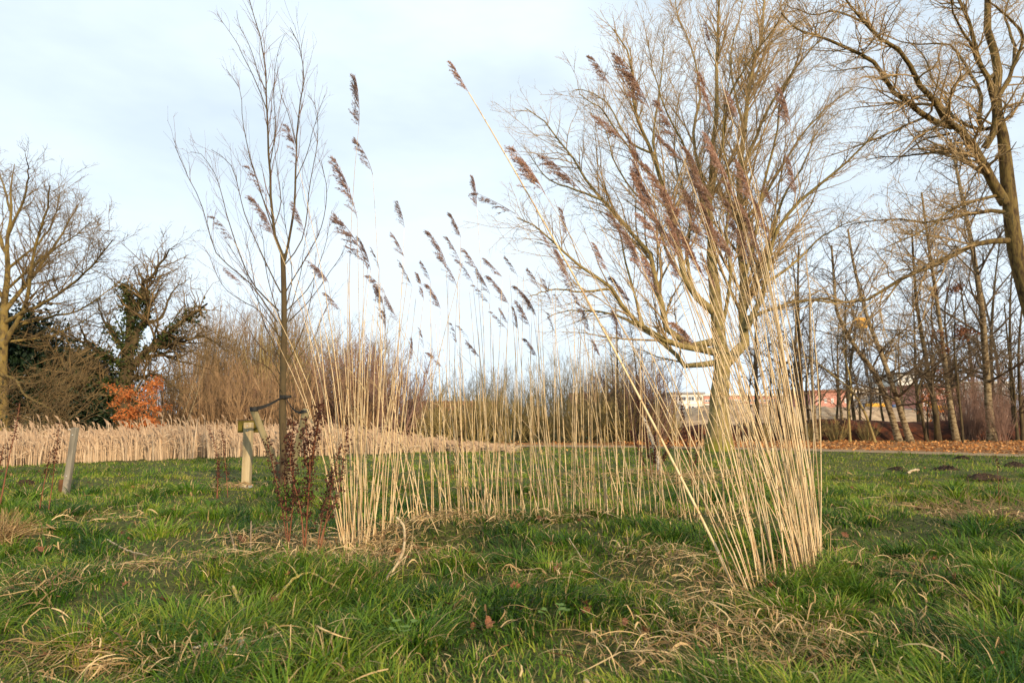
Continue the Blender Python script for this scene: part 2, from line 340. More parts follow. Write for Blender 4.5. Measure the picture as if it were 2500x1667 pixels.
c5 = lambda l: [(1250 + x / 1.742, y / 1.742) for x, y in l]
c6 = lambda l: [(1900 + x / 1.388, y / 1.388) for x, y in l]
c2 = lambda l: [(400 + x / 2.24, y / 2.24) for x, y in l]
c1 = lambda l: [(x / 1.568, 350 + y / 1.568) for x, y in l]

# the big spreading tree behind the right-hand reeds
YB = float(gp(1752, 1100)[1]); b = np.r_[gp(1752, 1100), 0.0]
trunk = smooth_path([b + (0, 0, -.15), at(1754, 1040, YB), at(1757, 960, YB), at(1762, 890, YB), at(1756, 830, YB), at(1749, 746, YB), at(1738, 640, YB), at(1737, 574, YB)], 22)
LB = [  # px polyline, end depth offset, r0, r1
    ([(895, 1560), (960, 1500), (1000, 1440), (980, 1300), (985, 1100), (965, 850), (970, 700), (1000, 520), (1020, 330), (1060, 150), (1075, -60)], 1.5, .21, .03),
    ([(1000, 1400), (1070, 1230), (1110, 1010), (1200, 880), (1300, 790), (1440, 680), (1550, 560)], -2.5, .12, .02),
    ([(1000, 1350), (1120, 1310), (1250, 1275), (1400, 1290), (1500, 1260)], 2.5, .07, .015),
    ([(1080, 1200), (1200, 1120), (1300, 1020), (1400, 960), (1480, 930)], 3, .06, .012),
    ([(855, 1050), (840, 950), (850, 700), (870, 450), (870, 200), (880, 50), (885, -90)], -1.0, .15, .025),
    ([(850, 900), (800, 720), (770, 560), (800, 400), (760, 200), (710, 80), (690, -30)], 2.5, .08, .015),
    ([(860, 1330), (780, 1260), (730, 1180), (690, 950), (640, 800), (590, 650), (530, 500), (500, 250), (430, 120)], -2.0, .15, .02),
    ([(690, 960), (620, 780), (540, 690), (450, 560), (380, 470), (290, 400)], -3.0, .07, .012),
    ([(870, 1500), (740, 1475), (650, 1450), (560, 1390), (480, 1320), (420, 1220), (310, 1150), (210, 1060), (120, 980), (20, 930)], -2.5, .14, .015),
    ([(875, 1450), (740, 1462), (680, 1440), (640, 1340), (620, 1200), (590, 1090), (540, 1020), (460, 930), (380, 850), (330, 790), (270, 700), (200, 600), (140, 520), (60, 460)], 1.5, .15, .015),
    ([(880, 1540), (740, 1555), (690, 1500), (560, 1400), (400, 1330), (250, 1320), (150, 1350)], 3.0, .12, .012),
    ([(420, 1230), (300, 1240), (180, 1230), (80, 1260)], -3.5, .05, .012),
    ([(975, 740), (1050, 560), (1100, 450), (1200, 300), (1300, 180), (1380, 60)], -2.5, .08, .012),
    ([(965, 950), (1040, 880), (1130, 740), (1230, 580), (1350, 450), (1450, 380)], 3.0, .08, .012),
    ([(990, 560), (950, 400), (930, 250), (960, 100), (990, -20)], 3.0, .06, .012),
    ([(650, 820), (600, 600), (620, 430), (640, 260), (650, 120)], 3.5, .06, .012),
    ([(855, 800), (900, 600), (920, 420), (1010, 260), (1120, 110), (1170, 0)], -3.5, .07, .012),
    ([(380, 850), (250, 800), (150, 760), (60, 640)], 3, .05, .012),
    ([(770, 1240), (740, 1100), (760, 900), (700, 720), (690, 560), (720, 380)], 3.2, .08, .012), ([(890, 1400), (930, 1180), (910, 980), (930, 800), (900, 620), (910, 420), (940, 250)], -3, .08, .012),
    ([(985, 1200), (1040, 1000), (1060, 820), (1120, 600), (1140, 420), (1220, 250), (1240, 100)], -3, .08, .012), ([(560, 1390), (520, 1250), (480, 1100), (440, 950), (380, 900), (300, 880)], 3, .06, .012),
    ([(730, 1180), (660, 1080), (600, 900), (520, 820), (440, 700), (400, 560), (330, 480)], 2.5, .07, .012), ([(1110, 1010), (1150, 850), (1240, 700), (1300, 560), (1390, 480)], 1.5, .06, .012),
    ([(840, 950), (790, 800), (740, 640), (660, 480), (600, 300), (570, 160)], -2, .07, .012), ([(590, 650), (500, 600), (420, 460), (350, 400), (270, 380)], 2, .05, .012),
]
limbs = [(limb_pts(c5(p), YB, YB + dz, 14), r0, r1) for p, dz, r0, r1 in LB]
make_tree('spreading_tree', 'large bare spreading tree with mossy trunk foot behind the right-hand reed clump', b, trunk, (.34, .13), [(p, r0 * .86, r1) for p, r0, r1 in limbs],
          [(4, (3.1, .14, .6, .36, .7, 6, .12, .12, .4, .009)), (3, (3.9, .1, .65, .45, .4, 5, .16, .08, .6, .006)), (3, (6.0, .08, .75, .5, .24, 3, .22, .04, .7, .0032))],
          (mt['barkmoss'], mt['twig']), 11, flare=.45)

# the great oak whose trunk leaves the frame on the right
YO = 19.0; ob = np.array((at(2555, 900, YO)[0], YO, 0.0))
trunk = smooth_path([ob + (0, 0, -.15), at(2545, 960, YO), at(2530, 800, YO), at(2502, 700, YO), at(2478, 598, YO), at(2466, 504, YO), at(2456, 410, YO), at(2450, 340, YO), at(2430, 250, YO), at(2436, 160, YO), at(2410, 70, YO), at(2412, -20, YO), at(2390, -130, YO)], 24)
LO = [
    ([(770, 690), (740, 640), (690, 540), (620, 450), (580, 410), (530, 350), (480, 290), (440, 210), (400, 160), (290, 80), (250, 20), (200, -40)], -2.5, .17, .02),
    ([(590, 430), (500, 400), (430, 335), (380, 300), (340, 225), (260, 180), (180, 140), (110, 110), (60, 100), (10, 40)], -3.5, .11, .015),
    ([(700, 500), (735, 440), (720, 300), (670, 180), (640, 60), (600, -20), (560, -90)], -1.5, .12, .03),
    ([(740, 430), (690, 440), (620, 415), (570, 370), (565, 320), (520, 270), (500, 200), (430, 130)], 2.0, .07, .012),
    ([(690, 440), (680, 380), (690, 330), (650, 250), (610, 180), (560, 150), (440, 150), (330, 110)], 2.5, .08, .012),
    ([(660, 530), (580, 515), (500, 520), (420, 532), (360, 532), (300, 545)], 1.5, .055, .012),
    ([(580, 455), (500, 470), (430, 520), (380, 560)], 3.0, .04, .01),
    ([(770, 720), (690, 720), (600, 735), (520, 755), (440, 745), (370, 745), (300, 752), (220, 770)], 2.5, .075, .012),
    ([(750, 660), (660, 685), (580, 710), (540, 750), (450, 800), (360, 840)], -3.0, .055, .012),
    ([(790, 815), (740, 808), (640, 840), (560, 890), (450, 930), (380, 970), (280, 1022), (150, 1010), (60, 1030), (-60, 1060)], -2.0, .10, .012),
    ([(745, 330), (790, 250), (800, 160), (770, 60), (790, -40)], 1.5, .08, .02),
    ([(735, 250), (700, 260), (660, 160), (620, 100), (590, 30), (580, -40)], -2.5, .07, .015),
    ([(790, 240), (830, 130), (780, 60), (720, 10), (690, -60)], -2.0, .06, .015),
    ([(300, 80), (200, 40), (120, 50), (30, 20)], -3.0, .04, .01),
]
limbs = [(limb_pts(c6(p), YO, YO + dz, 14), r0, r1) for p, dz, r0, r1 in LO]
make_tree('oak_tree', 'huge bare tree with crooked limbs at the right edge, leaning trunk cut by the frame', ob, trunk, (.33, .06), [(p, r0 * .9, r1) for p, r0, r1 in limbs],
          [(4, (4.6, .1, .85, .34, .6, 6, .2, .03, .45, .011)), (3, (5.2, .1, .8, .45, .35, 5, .24, .02, .6, .007)), (3, (7.0, .08, .85, .5, .2, 3, .28, 0, .7, .0042))],
          (mt['oakbark'], mt['twig']), 12, flare=.5)

# tall tree on the left edge
YL = 24.0; b = np.array((at(8, 1060, YL)[0], YL, 0.0))
trunk = smooth_path([b + (0, 0, -.15), *[at(x, y, YL) for x, y in c1([(6, 900), (14, 740), (16, 620), (30, 500), (26, 380), (44, 270), (40, 180), (56, 80)])]], 20)
LLt = [([(12, 780), (100, 600), (130, 400), (180, 250), (190, 160)], -2, .13, .02), ([(20, 640), (130, 500), (200, 400), (250, 330), (300, 230)], 2, .12, .015),
       ([(10, 690), (150, 620), (250, 560), (350, 470), (430, 370)], -3, .11, .015), ([(20, 730), (130, 680), (300, 640), (420, 560), (470, 540)], 2, .09, .012),
       ([(-40, 880), (60, 900), (90, 960), (180, 1010), (240, 1060), (290, 1080)], -5, .07, .012),
       ([(25, 420), (-40, 250), (-100, 120)], 1, .1, .015), ([(30, 350), (90, 220), (110, 120), (100, 60)], -2, .08, .012),
       ([(10, 760), (180, 740), (300, 690), (380, 640)], 3, .07, .012), ([(30, 480), (150, 380), (210, 280), (230, 190)], 2, .07, .012), ([(25, 560), (160, 440), (280, 360), (350, 300)], -2, .07, .012), ([(40, 260), (10, 150), (-20, 60)], 2, .06, .012), ([(15, 600), (-80, 450), (-140, 330)], -2, .1, .015)]
limbs = [(limb_pts(c1(p), YL, YL + dz, 14), r0, r1) for p, dz, r0, r1 in LLt]
make_tree('broad_tree', 'tall bare tree with golden lichen branches at the left edge', b, trunk, (.25, .012), [(p, r0 * .75, r1) for p, r0, r1 in limbs],
          [(4, (6.0, .14, .7, .36, .6, 6, .17, .09, .45, .010)), (3, (5.0, .12, .75, .45, .35, 5, .18, .05, .6, .007)), (3, (6.0, .1, .8, .5, .2, 3, .2, .03, .7, .0048))],
          (mt['bark'], mt['twig_b']), 13, flare=.6)

# ivy-clad tree beside it
YI = 26.0; b = np.array((at(302, 1040, YI)[0], YI, 0.0))
trunk = smooth_path([b + (0, 0, -.15), *[at(x, y, YI) for x, y in c1([(475, 980), (482, 880), (495, 780), (500, 690), (495, 600), (470, 540)])]], 18)
LI = [([(498, 790), (560, 660), (550, 560), (590, 500), (640, 420), (665, 400)], -1.5, .13, .015), ([(490, 870), (560, 800), (640, 740), (740, 650), (790, 610)], -3, .14, .03),
      ([(470, 930), (400, 880), (350, 840), (310, 760), (240, 720)], 1.5, .1, .015), ([(465, 960), (380, 920), (300, 900), (220, 810), (150, 730)], -2, .14, .015),
      ([(490, 820), (440, 740), (400, 680), (370, 600)], 2, .09, .015), ([(500, 900), (560, 890), (620, 895), (700, 970)], -3, .08, .012), ([(490, 860), (420, 820), (340, 770), (300, 680)], -3, .09, .012),
      ([(500, 720), (530, 600), (540, 520), (520, 460)], 2, .08, .012), ([(545, 700), (620, 660), (660, 570), (720, 520)], 3, .06, .012), ([(640, 740), (690, 760), (780, 740), (860, 790)], -2, .06, .012)]
limbs = [(limb_pts(c1(p), YI, YI + dz, 14), r0, r1) for p, dz, r0, r1 in LI]
ivt, P0 = make_tree('ivy_tree', 'bare spreading tree with dark ivy over its trunk and limbs, left of the young tree', b, trunk, (.36, .10), [(p, r0 * 1.25, r1) for p, r0, r1 in limbs],
          [(4, (7.0, .12, .8, .40, .6, 6, .2, .05, .45, .010)), (3, (5.2, .12, .8, .45, .3, 5, .2, .03, .6, .007)), (3, (5.5, .1, .8, .5, .18, 3, .22, .02, .7, .005))],
          (mt['darkbark'], mt['twig_b']), 14, flare=.7)
rg = np.random.default_rng(21); C = []
for p, n, r in [(trunk, 2800, .38)] + [(P0[i][:q], n, r) for i, q, n, r in ((1, 12, 800, .24), (0, 7, 500, .2), (3, 7, 500, .24), (4, 8, 350, .2), (6, 6, 300, .2), (7, 6, 300, .2))]:
    t = rg.random(n) ** .9 * (len(p) - 1.01); k = t.astype(int); f = (t - k)[:, None]
    q = p[k] * (1 - f) + p[k + 1] * f; cl = .5 + .9 * vn(t * 1.4, t * 0, 4)
    C.append(q + rg.normal(size=(n, 3)) * (r * .5 * cl)[:, None])
V, T = leaf_cards(np.concatenate(C) - b, .13, rg); obj('ivy', mesh('ivy', V, None, T, mt['ivy'], smooth=False), ivt)['kind'] = 'stuff'

# young staked tree
YY = float(gp(692, 1205)[1]); b = g3(692, 1205)
trunk = smooth_path([b + (0, 0, -.08), at(692, 1100, YY), at(690, 960, YY), at(694, 800, YY), at(692, 670, YY), at(690, 620, YY)], 16)
LY = [([(650, 1400), (610, 1290), (590, 1120), (575, 900), (565, 700), (562, 500), (545, 280), (520, 180), (480, 50), (462, -10)], 0, .034, .006),
      ([(660, 1430), (690, 1290), (715, 1080), (725, 800), (745, 560), (765, 430), (755, 300), (735, 235), (690, 150)], -.3, .030, .005),
      ([(620, 1760), (480, 1560), (350, 1450), (280, 1370), (220, 1170), (180, 1060), (120, 940), (60, 800)], -.8, .016, .004),
      ([(630, 1700), (480, 1540), (370, 1260), (310, 1040), (285, 960), (210, 850), (150, 830)], .6, .016, .004),
      ([(640, 1600), (540, 1400), (440, 1160), (380, 930), (300, 840), (260, 820)], -.5, .015, .004),
      ([(610, 1300), (540, 1080), (470, 860), (430, 650), (420, 500), (340, 380)], .5, .014, .004),
      ([(580, 900), (610, 700), (600, 500), (620, 300), (660, 190)], -.4, .012, .003), ([(563, 600), (500, 440), (430, 300), (390, 220), (290, 80)], .3, .012, .003),
      ([(660, 1450), (760, 1300), (800, 1000), (840, 780), (835, 600), (790, 520)], .5, .014, .004), ([(665, 1600), (780, 1400), (860, 1250), (890, 1050), (860, 880)], -.6, .014, .004),
      ([(670, 1700), (800, 1560), (880, 1350), (920, 1150)], .6, .013, .003), ([(725, 800), (680, 620), (640, 520), (620, 380)], .4, .01, .003),
      ([(680, 1760), (790, 1650), (900, 1500), (980, 1380), (1010, 1300)], -.4, .013, .003), ([(560, 500), (520, 420), (480, 280), (410, 130), (400, 60)], -.3, .011, .003),
      ([(600, 1250), (640, 1100), (610, 850), (600, 650)], .5, .012, .003), ([(715, 1000), (780, 850), (820, 700), (880, 520)], -.5, .011, .003),
      ([(640, 1850), (520, 1700), (420, 1640), (320, 1560), (240, 1380)], .7, .013, .003), ([(650, 1900), (590, 1750), (500, 1620), (440, 1480), (350, 1330)], -.8, .012, .003),
      ([(655, 2000), (600, 1880), (540, 1740), (500, 1560), (470, 1400), (440, 1250)], .5, .013, .003), ([(665, 2000), (740, 1860), (790, 1700), (820, 1540), (830, 1380)], -.5, .013, .003), ([(660, 2100), (590, 1960), (500, 1860), (420, 1720), (330, 1640)], .9, .012, .003),
      ([(668, 2080), (730, 1960), (820, 1850), (880, 1700), (940, 1600)], .8, .012, .003), ([(655, 1800), (600, 1640), (560, 1480), (545, 1330), (520, 1200)], -.9, .012, .003), ([(668, 1780), (720, 1600), (750, 1480), (770, 1330), (800, 1180)], .9, .012, .003), ([(668, 1680), (700, 1540), (690, 1380), (660, 1200), (650, 1000)], .7, .012, .003), ([(662, 2180), (610, 2060), (560, 2000), (470, 1960)], -.7, .010, .003)]
limbs = [(limb_pts(c2(p), YY, YY + dz, 14), r0, r1) for p, dz, r0, r1 in LY]
make_tree('young_tree', 'slender bare young tree tied between two leaning stakes', b, trunk, (.056, .034), [(p, r0 * .7, r1 * .8) for p, r0, r1 in limbs],
          [(3, (5.2, .12, .40, .30, .2, 6, .12, .13, .5, .0030)), (3, (5.0, .12, .5, .45, .12, 4, .13, .06, .6, .0018))],
          (mt['youngbark'], mt['youngtwig']), 15, flare=.35, tsides=12, limb_name='branch')

# row of slim trees on the right, beyond the leaf strip
ROW = [  # px base..top, radius, kind, label
    ([(1993, 1081), (1985, 960), (1978, 850), (1976, 720)], .075, 'birch', 'thin straight young tree just right of the right-hand reed clump'),
    ([(1958, 1078), (1956, 960), (1952, 850), (1948, 720), (1950, 600)], .11, 'darkbark', 'dark upright tree close behind the right edge of the reed clump'),
    ([(2195, 1081), (2175, 1010), (2138, 915), (2090, 850), (2044, 764), (2037, 692), (2030, 600)], .14, 'birch', 'slim tree leaning strongly left with bent trunk beyond the path'),
    ([(2224, 1081), (2200, 1010), (2184, 955), (2146, 850), (2116, 771), (2085, 650), (2070, 560)], .13, 'birch', 'pale slim tree leaning left, beside the bent one'),
    ([(2137, 1081), (2114, 1014), (2079, 953), (2039, 920), (1985, 878), (1950, 870)], .06, 'shrub_o', 'thin sapling arching far to the left beyond the path'),
    ([(2289, 1080), (2285, 1010), (2277, 967), (2256, 850), (2238, 740), (2231, 650), (2226, 560)], .13, 'darkbark', 'dark grey slim tree right of the leaning pair'),
    ([(2335, 1078), (2322, 1000), (2315, 955), (2303, 850), (2282, 700), (2264, 576), (2250, 470)], .13, 'birch', 'brown speckled birch left of the thick white-footed birch'),
    ([(2422, 1079), (2414, 1000), (2411, 943), (2404, 850), (2397, 756), (2375, 612), (2339, 432), (2320, 340)], .17, 'birch', 'thick birch with white patches at the trunk foot'),
    ([(2484, 1077), (2478, 1000), (2476, 955), (2462, 850), (2452, 740)], .075, 'darkbark', 'thin dark tree right of the thick birch'),
    ([(2496, 1078), (2490, 960), (2487, 850), (2500, 700)], .085, 'darkbark', 'dark thin tree at the right picture edge'),
    ([(2262, 1080), (2250, 1010), (2240, 960), (2262, 900), (2290, 850)], .075, 'darkbark', 'short crooked tree forking to the right in the row beyond the path'),
    ([(2350, 1079), (2345, 1000), (2335, 940), (2330, 830), (2335, 700)], .06, 'darkbark', 'slender dark stem between the two birches'),
    ([(2075, 1080), (2072, 1000), (2078, 940), (2060, 850), (2062, 760)], .05, 'shrub_o', 'slender pale stem in the gap right of the reed clump'),
    ([(1905, 1079), (1900, 980), (1905, 880), (1895, 760)], .09, 'darkbark', 'dark tree half hidden by the right-hand reed clump'),
    ([(1520, 1082), (1512, 1000), (1508, 920), (1506, 820), (1502, 740)], .06, 'birch', 'slim upright tree left of the big spreading tree'),
]
for i, (p, r, mk, lab) in enumerate(ROW):
    yb = float(gp(*p[0])[1]) + (i % 3) * .5; b = np.array((at(p[0][0], 1060, yb)[0], yb, 0.0))
    tr = smooth_path([b + (0, 0, -.1)] + [at(x, y, yb + .4 * math.sin(i + j)) for j, (x, y) in enumerate(p[1:])], 16)
    make_tree('slim_tree', lab, b, tr, (r, r * .3), [], [(3, (4.4, .1, .75, .42, .35, 5, .18, .0, .6, .006)), (3, (5.0, .1, .8, .5, .2, 3, .2, 0, .7, .004))],
              (mt[mk], mt['twig_g']), 40 + i, 'slim trees beyond the path', flare=.25, tsides=9,
              auto=(4.2, .18, 1.0, .30, .6, 6, .14, .04, .4, .010))

# woodland behind: three slender tree forms, copied
def wood_mesh(seed, h, r, mk):
    rg = np.random.default_rng(seed); tk = smooth_path([(0, 0, -.1), (rg.normal() * .15, rg.normal() * .15, h * .35), (rg.normal() * .35, rg.normal() * .3, h * .7), (rg.normal() * .5, rg.normal() * .4, h)], 14)
    R0 = np.linspace(r, r * .12, 14); V, Q = tube(tk[None], R0[None], 8); tm = mesh('trunk', V, Q, None, mt[mk]); a = Acc()
    P, Rr = grow(tk[None], R0[None], 4.6, .18, .8, .26, .6, 6, .12, .09, .4, .011, rg); V, Q = tube(P, Rr, 4); a.add(V, Q)
    P, Rr = grow(P, Rr, 4.2, .1, .7, .42, .35, 5, .16, .03, .6, .008, rg); V, Q = tube(P, Rr, 3); a.add(V, Q)
    P, Rr = grow(P, Rr, 4.4, .1, .8, .5, .2, 3, .2, 0, .7, .0055, rg); V, Q = tube(P, Rr, 3); a.add(V, Q); return tm, a.mesh('crown', mt['twig_g'])
WM = [wood_mesh(500 + i, h, r, mk) for i, (h, r, mk) in enumerate(((9.5, .11, 'darkbark'), (8.0, .09, 'birch'), (10.5, .13, 'darkbark'), (7.0, .08, 'darkbark')))]
r_ = np.random.default_rng(6); WD = [(1840 + k * 37 + r_.normal() * 10, 30 + r_.random() * 9, .75 + .4 * r_.random()) for k in range(18)] + [(1860 + k * 66 + r_.normal() * 12, 38 + r_.random() * 10, .8 + .4 * r_.random()) for k in range(10)] + [(x, 38 + r_.random() * 6, sc2) for x, sc2 in ((-60, .9), (70, .8), (150, .75), (230, .7), (420, .62), (520, .7), (580, .72), (640, .66), (730, .66), (790, .7), (850, .62), (905, .55), (1230, .5), (1330, .55), (1420, .6), (1500, .6), (1560, .62), (1640, .6))]
for k, (px_, Yd, sc2) in enumerate(WD):
    where = ('right of the thick birch' if px_ > 2430 else 'between the leaning pair and the thick birch' if px_ > 2240 else 'behind the leaning pair of slim trees' if px_ > 2050 else 'just right of the right reed clump') + ' on the right' if px_ > 1700 else 'behind the shrubs left of the big spreading tree' if px_ > 1150 else 'rising out of the brown thicket behind the young tree' if px_ > 380 else 'behind the left-edge tree and the evergreens'
    o = thing('woodland_tree', 'slender bare background tree ' + where, 'tree', (at(px_, 1060, Yd)[0], Yd, 0), 'woodland trees ' + where); o.rotation_euler = (0, 0, r_.random() * 6.28); o.scale = (sc2, sc2, sc2)
    a_, c_ = WM[int(r_.integers(0, 4))]; obj('trunk', a_, o); obj('crown', c_, o)

# red-leaved oak sapling (dead leaves kept) among the row
def leafy_sapling(name, label, px, top, Yd, spread, n, size, mat, stem, seed, nb=10, cat='shrub'):
    rg = np.random.default_rng(seed); b = np.array((at(px, 1060, Yd)[0], Yd, 0.0)); root = thing(name, label, cat, b)
    h = at(px, top, Yd)[2]; acc = Acc()
    tk = smooth_path([b, b + (rg.normal() * .1, 0, h * .5), b + (rg.normal() * .2, 0, h)], 8)[None]; rr = np.linspace(.035, .008, 8)[None]
    V, Q = tube(tk, rr, 6); acc.add(V, Q)
    P, R = grow(tk, rr, nb / h, .12, 1.0, .0, spread * .55, 6, .12, .06, .6, .007, rg, Lmax=spread); V, Q = tube(P, R, 4); acc.add(V, Q)
    P2, R2 = grow(P, R, 5, .2, .8, .45, .2, 4, .15, .03, .6, .004, rg); V, Q = tube(P2, R2, 3); acc.add(V, Q)
    obj('stems', acc.mesh('stems', stem, b), root)
    i = rg.integers(0, len(P2), n); k = rg.integers(1, 4, n); C = P2[i, k] + rg.normal(size=(n, 3)) * .06
    V, T = leaf_cards(C - b, size, rg, dirn=np.array((0, 0, -.6))); obj('foliage', mesh('foliage', V, None, T, mat, smooth=False), root); return root
leafy_sapling('oak_sapling', 'sapling with dark red dead leaves left of the thick birch', 2350, 720, 26.5, 1.3, 420, .13, mt['leaf'], mt['darkbark'], 61)
leafy_sapling('beech_shrub', 'bright orange beech shrub in dead leaf behind the left reed belt', 352, 958, 22.5, 1.5, 2300, .085, mt['beech'], mt['shrub_r'], 62, nb=26)
leafy_sapling('beech_sapling', 'small sapling with orange leaves behind the dark grey slim tree', 2265, 915, 29.0, 1.0, 240, .12, mt['beech'], mt['darkbark'], 63)

# dark evergreen behind the left-edge tree
def evergreen(label, px, Yd, hgt, rad, n, seed):
    rg = np.random.default_rng(seed); b = np.array((at(px, 1060, Yd)[0], Yd, 0.0)); root = thing('holly_tree', label, 'tree', b)
    V, Q = tube(np.array([b, b + (0, 0, hgt * .8)])[None], np.array([[.14, .04]]), 8); obj('trunk', mesh('trunk', V - b, Q, None, mt['darkbark']), root)
    nc = 90; th = rg.random(nc) * 6.28; zz = rg.random(nc) ** .8; rr = rad * np.sqrt(rg.random(nc)) * (1 - zz ** 2 * .85)
    cc = np.stack([rr * np.cos(th), rr * np.sin(th), .15 + zz * hgt * .92], 1)
    i = rg.integers(0, nc, n); C = cc[i] + rg.normal(size=(n, 3)) * np.array((.42, .42, .30)) * rad / 2.2
    V, T = leaf_cards(C, .17, rg); obj('crown', mesh('crown', V, None, T, mt['holly'], smooth=False), root)
evergreen('dark evergreen holly at the far left edge behind the tall bare tree', 15, 26.0, 4.8, 2.9, 19000, 71)
evergreen('dark evergreen holly between the left-edge tree and the ivy-clad tree', 175, 26.6, 3.6, 2.4, 14000, 72)

# background thicket: shrub kinds with shared meshes
def shrub_mesh(kind, seed):
    rg = np.random.default_rng(seed)
    hgt, ns, spread, up, d2, d3, mat = dict(tall=(6, 26, .16, .05, 2.6, 3.6, 'shrub'), olive=(5, 26, .26, .06, 3.0, 4.0, 'shrub_o'), russet=(3.0, 34, .45, .08, 4.6, 5.2, 'shrub_r'),
        purple=(3.4, 34, .4, .08, 4.6, 5.2, 'shrub_p'), pale=(4.2, 26, .38, .07, 3.6, 4.4, 'shrub_w'), low=(2.0, 40, .7, .1, 6.0, 6.0, 'shrub_o'))[kind]
    K = 8; a = rg.random(ns) * 6.28; rad = rg.random(ns) ** .5
    d = nrm(np.stack([np.cos(a) * spread * rad, np.sin(a) * spread * rad, np.ones(ns)], 1)); P = np.empty((ns, K, 3)); P[:, 0] = np.stack([np.cos(a) * rad * .5, np.sin(a) * rad * .5, a * 0 - .05], 1)
    Ln = hgt * (.55 + .5 * rg.random(ns))
    for k in range(1, K):
        P[:, k] = P[:, k - 1] + d * (Ln / (K - 1))[:, None]; d = nrm(d + rg.normal(size=(ns, 3)) * .09 + np.array((0, 0, up)))
    R = (.012 + .02 * rg.random(ns))[:, None] * np.linspace(1, .3, K)[None]
    a1 = Acc(); V, Q = tube(P, R, 5); a1.add(V, Q); a2 = Acc()
    P2, R2 = grow(P, R, d2, .15, .55, .30, .35, 6, .13, .08, .6, .006, rg); V, Q = tube(P2, R2, 3); a2.add(V, Q)
    P3, R3 = grow(P2, R2, d3, .1, .6, .5, .15, 4, .16, .06, .7, .0045, rg); V, Q = tube(P3, R3, 3); a2.add(V, Q)
    return a1.mesh('stems', mt[mat]), a2.mesh('twigs', mt[mat])
SH = {k: [shrub_mesh(k, 80 + 7 * j + i) for i in range(2)] for j, k in enumerate(('tall', 'olive', 'russet', 'purple', 'pale', 'low'))}
SHL = dict(tall=('tall_shrub', 'tall thin brown shrub in the dense thicket behind the reed belt'), olive=('willow_shrub', 'bare olive-twigged shrub in the hedge line behind the meadow'),
           russet=('russet_shrub', 'low russet-twigged shrub behind the reed belt'), purple=('purple_shrub', 'dense purple-brown shrub behind the reeds'),
           pale=('pale_shrub', 'pale grey feathery shrub behind the back row of reeds'), low=('low_shrub', 'low bushy undergrowth shrub beyond the meadow'))
SP = []
r_ = np.random.default_rng(5)
for k in range(17): SP.append(('tall', 470 + k * 17 + r_.normal() * 6, 34 + r_.random() * 6, 1.0 + .25 * r_.random()))
for k in range(6): SP.append(('olive', 690 + k * 45 + r_.normal() * 8, 31 + r_.random() * 4, .95 + .25 * r_.random()))
for k in range(14): SP.append(('russet', 405 + k * 36 + r_.normal() * 8, 25.5 + r_.random() * 4, .85 + .35 * r_.random()))
for k, (x, s) in enumerate(((800, 1.1), (850, 1.35), (880, 1.15), (910, 1.2), (950, 1.1), (985, 1.05), (600, .9), (1470, .9), (1570, 1.05), (1600, .95), (1540, .9))): SP.append(('purple', x, 27 + (k % 4), s))
for k in range(13): SP.append(('pale', 1000 + k * 46 + r_.normal() * 8, 34 + r_.random() * 10, .72 + .32 * r_.random() + (.15 if k > 6 else 0)))
for k in range(8): SP.append(('olive', 1190 + k * 50 + r_.normal() * 10, 29 + r_.random() * 5, .5 + .3 * r_.random()))
for k in range(16): SP.append(('low', 990 + k * 42 + r_.normal() * 8, 27.2 + r_.random() * 3, .8 + .35 * r_.random()))
for k in range(4): SP.append(('purple', 2370 + k * 28 + r_.normal() * 8, 28 + r_.random() * 2, .45 + .25 * r_.random()))
for k in range(5): SP.append(('low', 1870 + k * 60 + r_.normal() * 10, 29.5 + r_.random() * 2, .42 + .25 * r_.random()))
for k in range(6): SP.append(('tall', 20 + k * 75 + r_.normal() * 8, 36 + r_.random() * 5, .62 + .2 * r_.random()))
for k in range(5): SP.append(('purple', 2330 + k * 45 + r_.normal() * 8, 33 + r_.random() * 3, .9 + .3 * r_.random()))
for kind, px, Yd, s in SP:
    nm, lab = SHL[kind]; where = ['at the far left', 'right of the orange beech shrub', 'left of the young tree', 'behind the left reed clump', 'behind the left part of the back row', 'behind the middle of the back row', 'behind the right part of the back row', 'near the big tree trunk', 'right of the right reed clump', 'at the far right'][int(np.searchsorted([330, 480, 690, 930, 1120, 1320, 1520, 1850, 2250], px))]
    lab = dict(tall='tall thin brown thicket shrub ', olive='bare olive-twigged shrub ', russet='low russet-twigged shrub ', purple='dense purple-brown shrub ', pale='pale grey feathery shrub ', low='low bushy undergrowth shrub ')[kind] + where
    o = thing(nm, lab, 'shrub', (at(px, 1060, Yd)[0], Yd, 0), nm.replace('_', ' ') + 's of the background')
    o.rotation_euler = (0, 0, r_.random() * 6.28); o.scale = (s * (.9 + .2 * r_.random()),) * 2 + (s,)
    st, tw = SH[kind][int(r_.integers(0, 2))]; obj('stems', st, o); obj('twigs', tw, o)
# two thin leaning white stems at the thicket edge
for px, dx, lab in ((440, 0, 'thin pale birch stem leaning right behind the orange beech shrub'), (424, -.2, 'thinner white stem crossing the leaning birch stem')):
    Yd = 22.8 + dx; p = smooth_path([at(px, 1072, Yd), at(px + 28, 1000, Yd), at(px + 50, 930, Yd), at(px + 62, 880, Yd)], 8); p[0, 2] = 0
    t_ = thing('birch_sapling', lab, 'tree', p[0]); V, Q = tube(p[None], np.linspace(.03 + dx * .06, .008, 8)[None], 6); obj('trunk', mesh('trunk', V - p[0], Q, None, mt['birch']), t_)
    P, R = grow(p[None], np.linspace(.04, .012, 8)[None], 5, .4, .5, .3, .2, 5, .12, .1, .5, .004, r_); V, Q = tube(P, R, 3); obj('crown', mesh('crown', V - p[0], Q, None, mt['shrub_r']), t_)

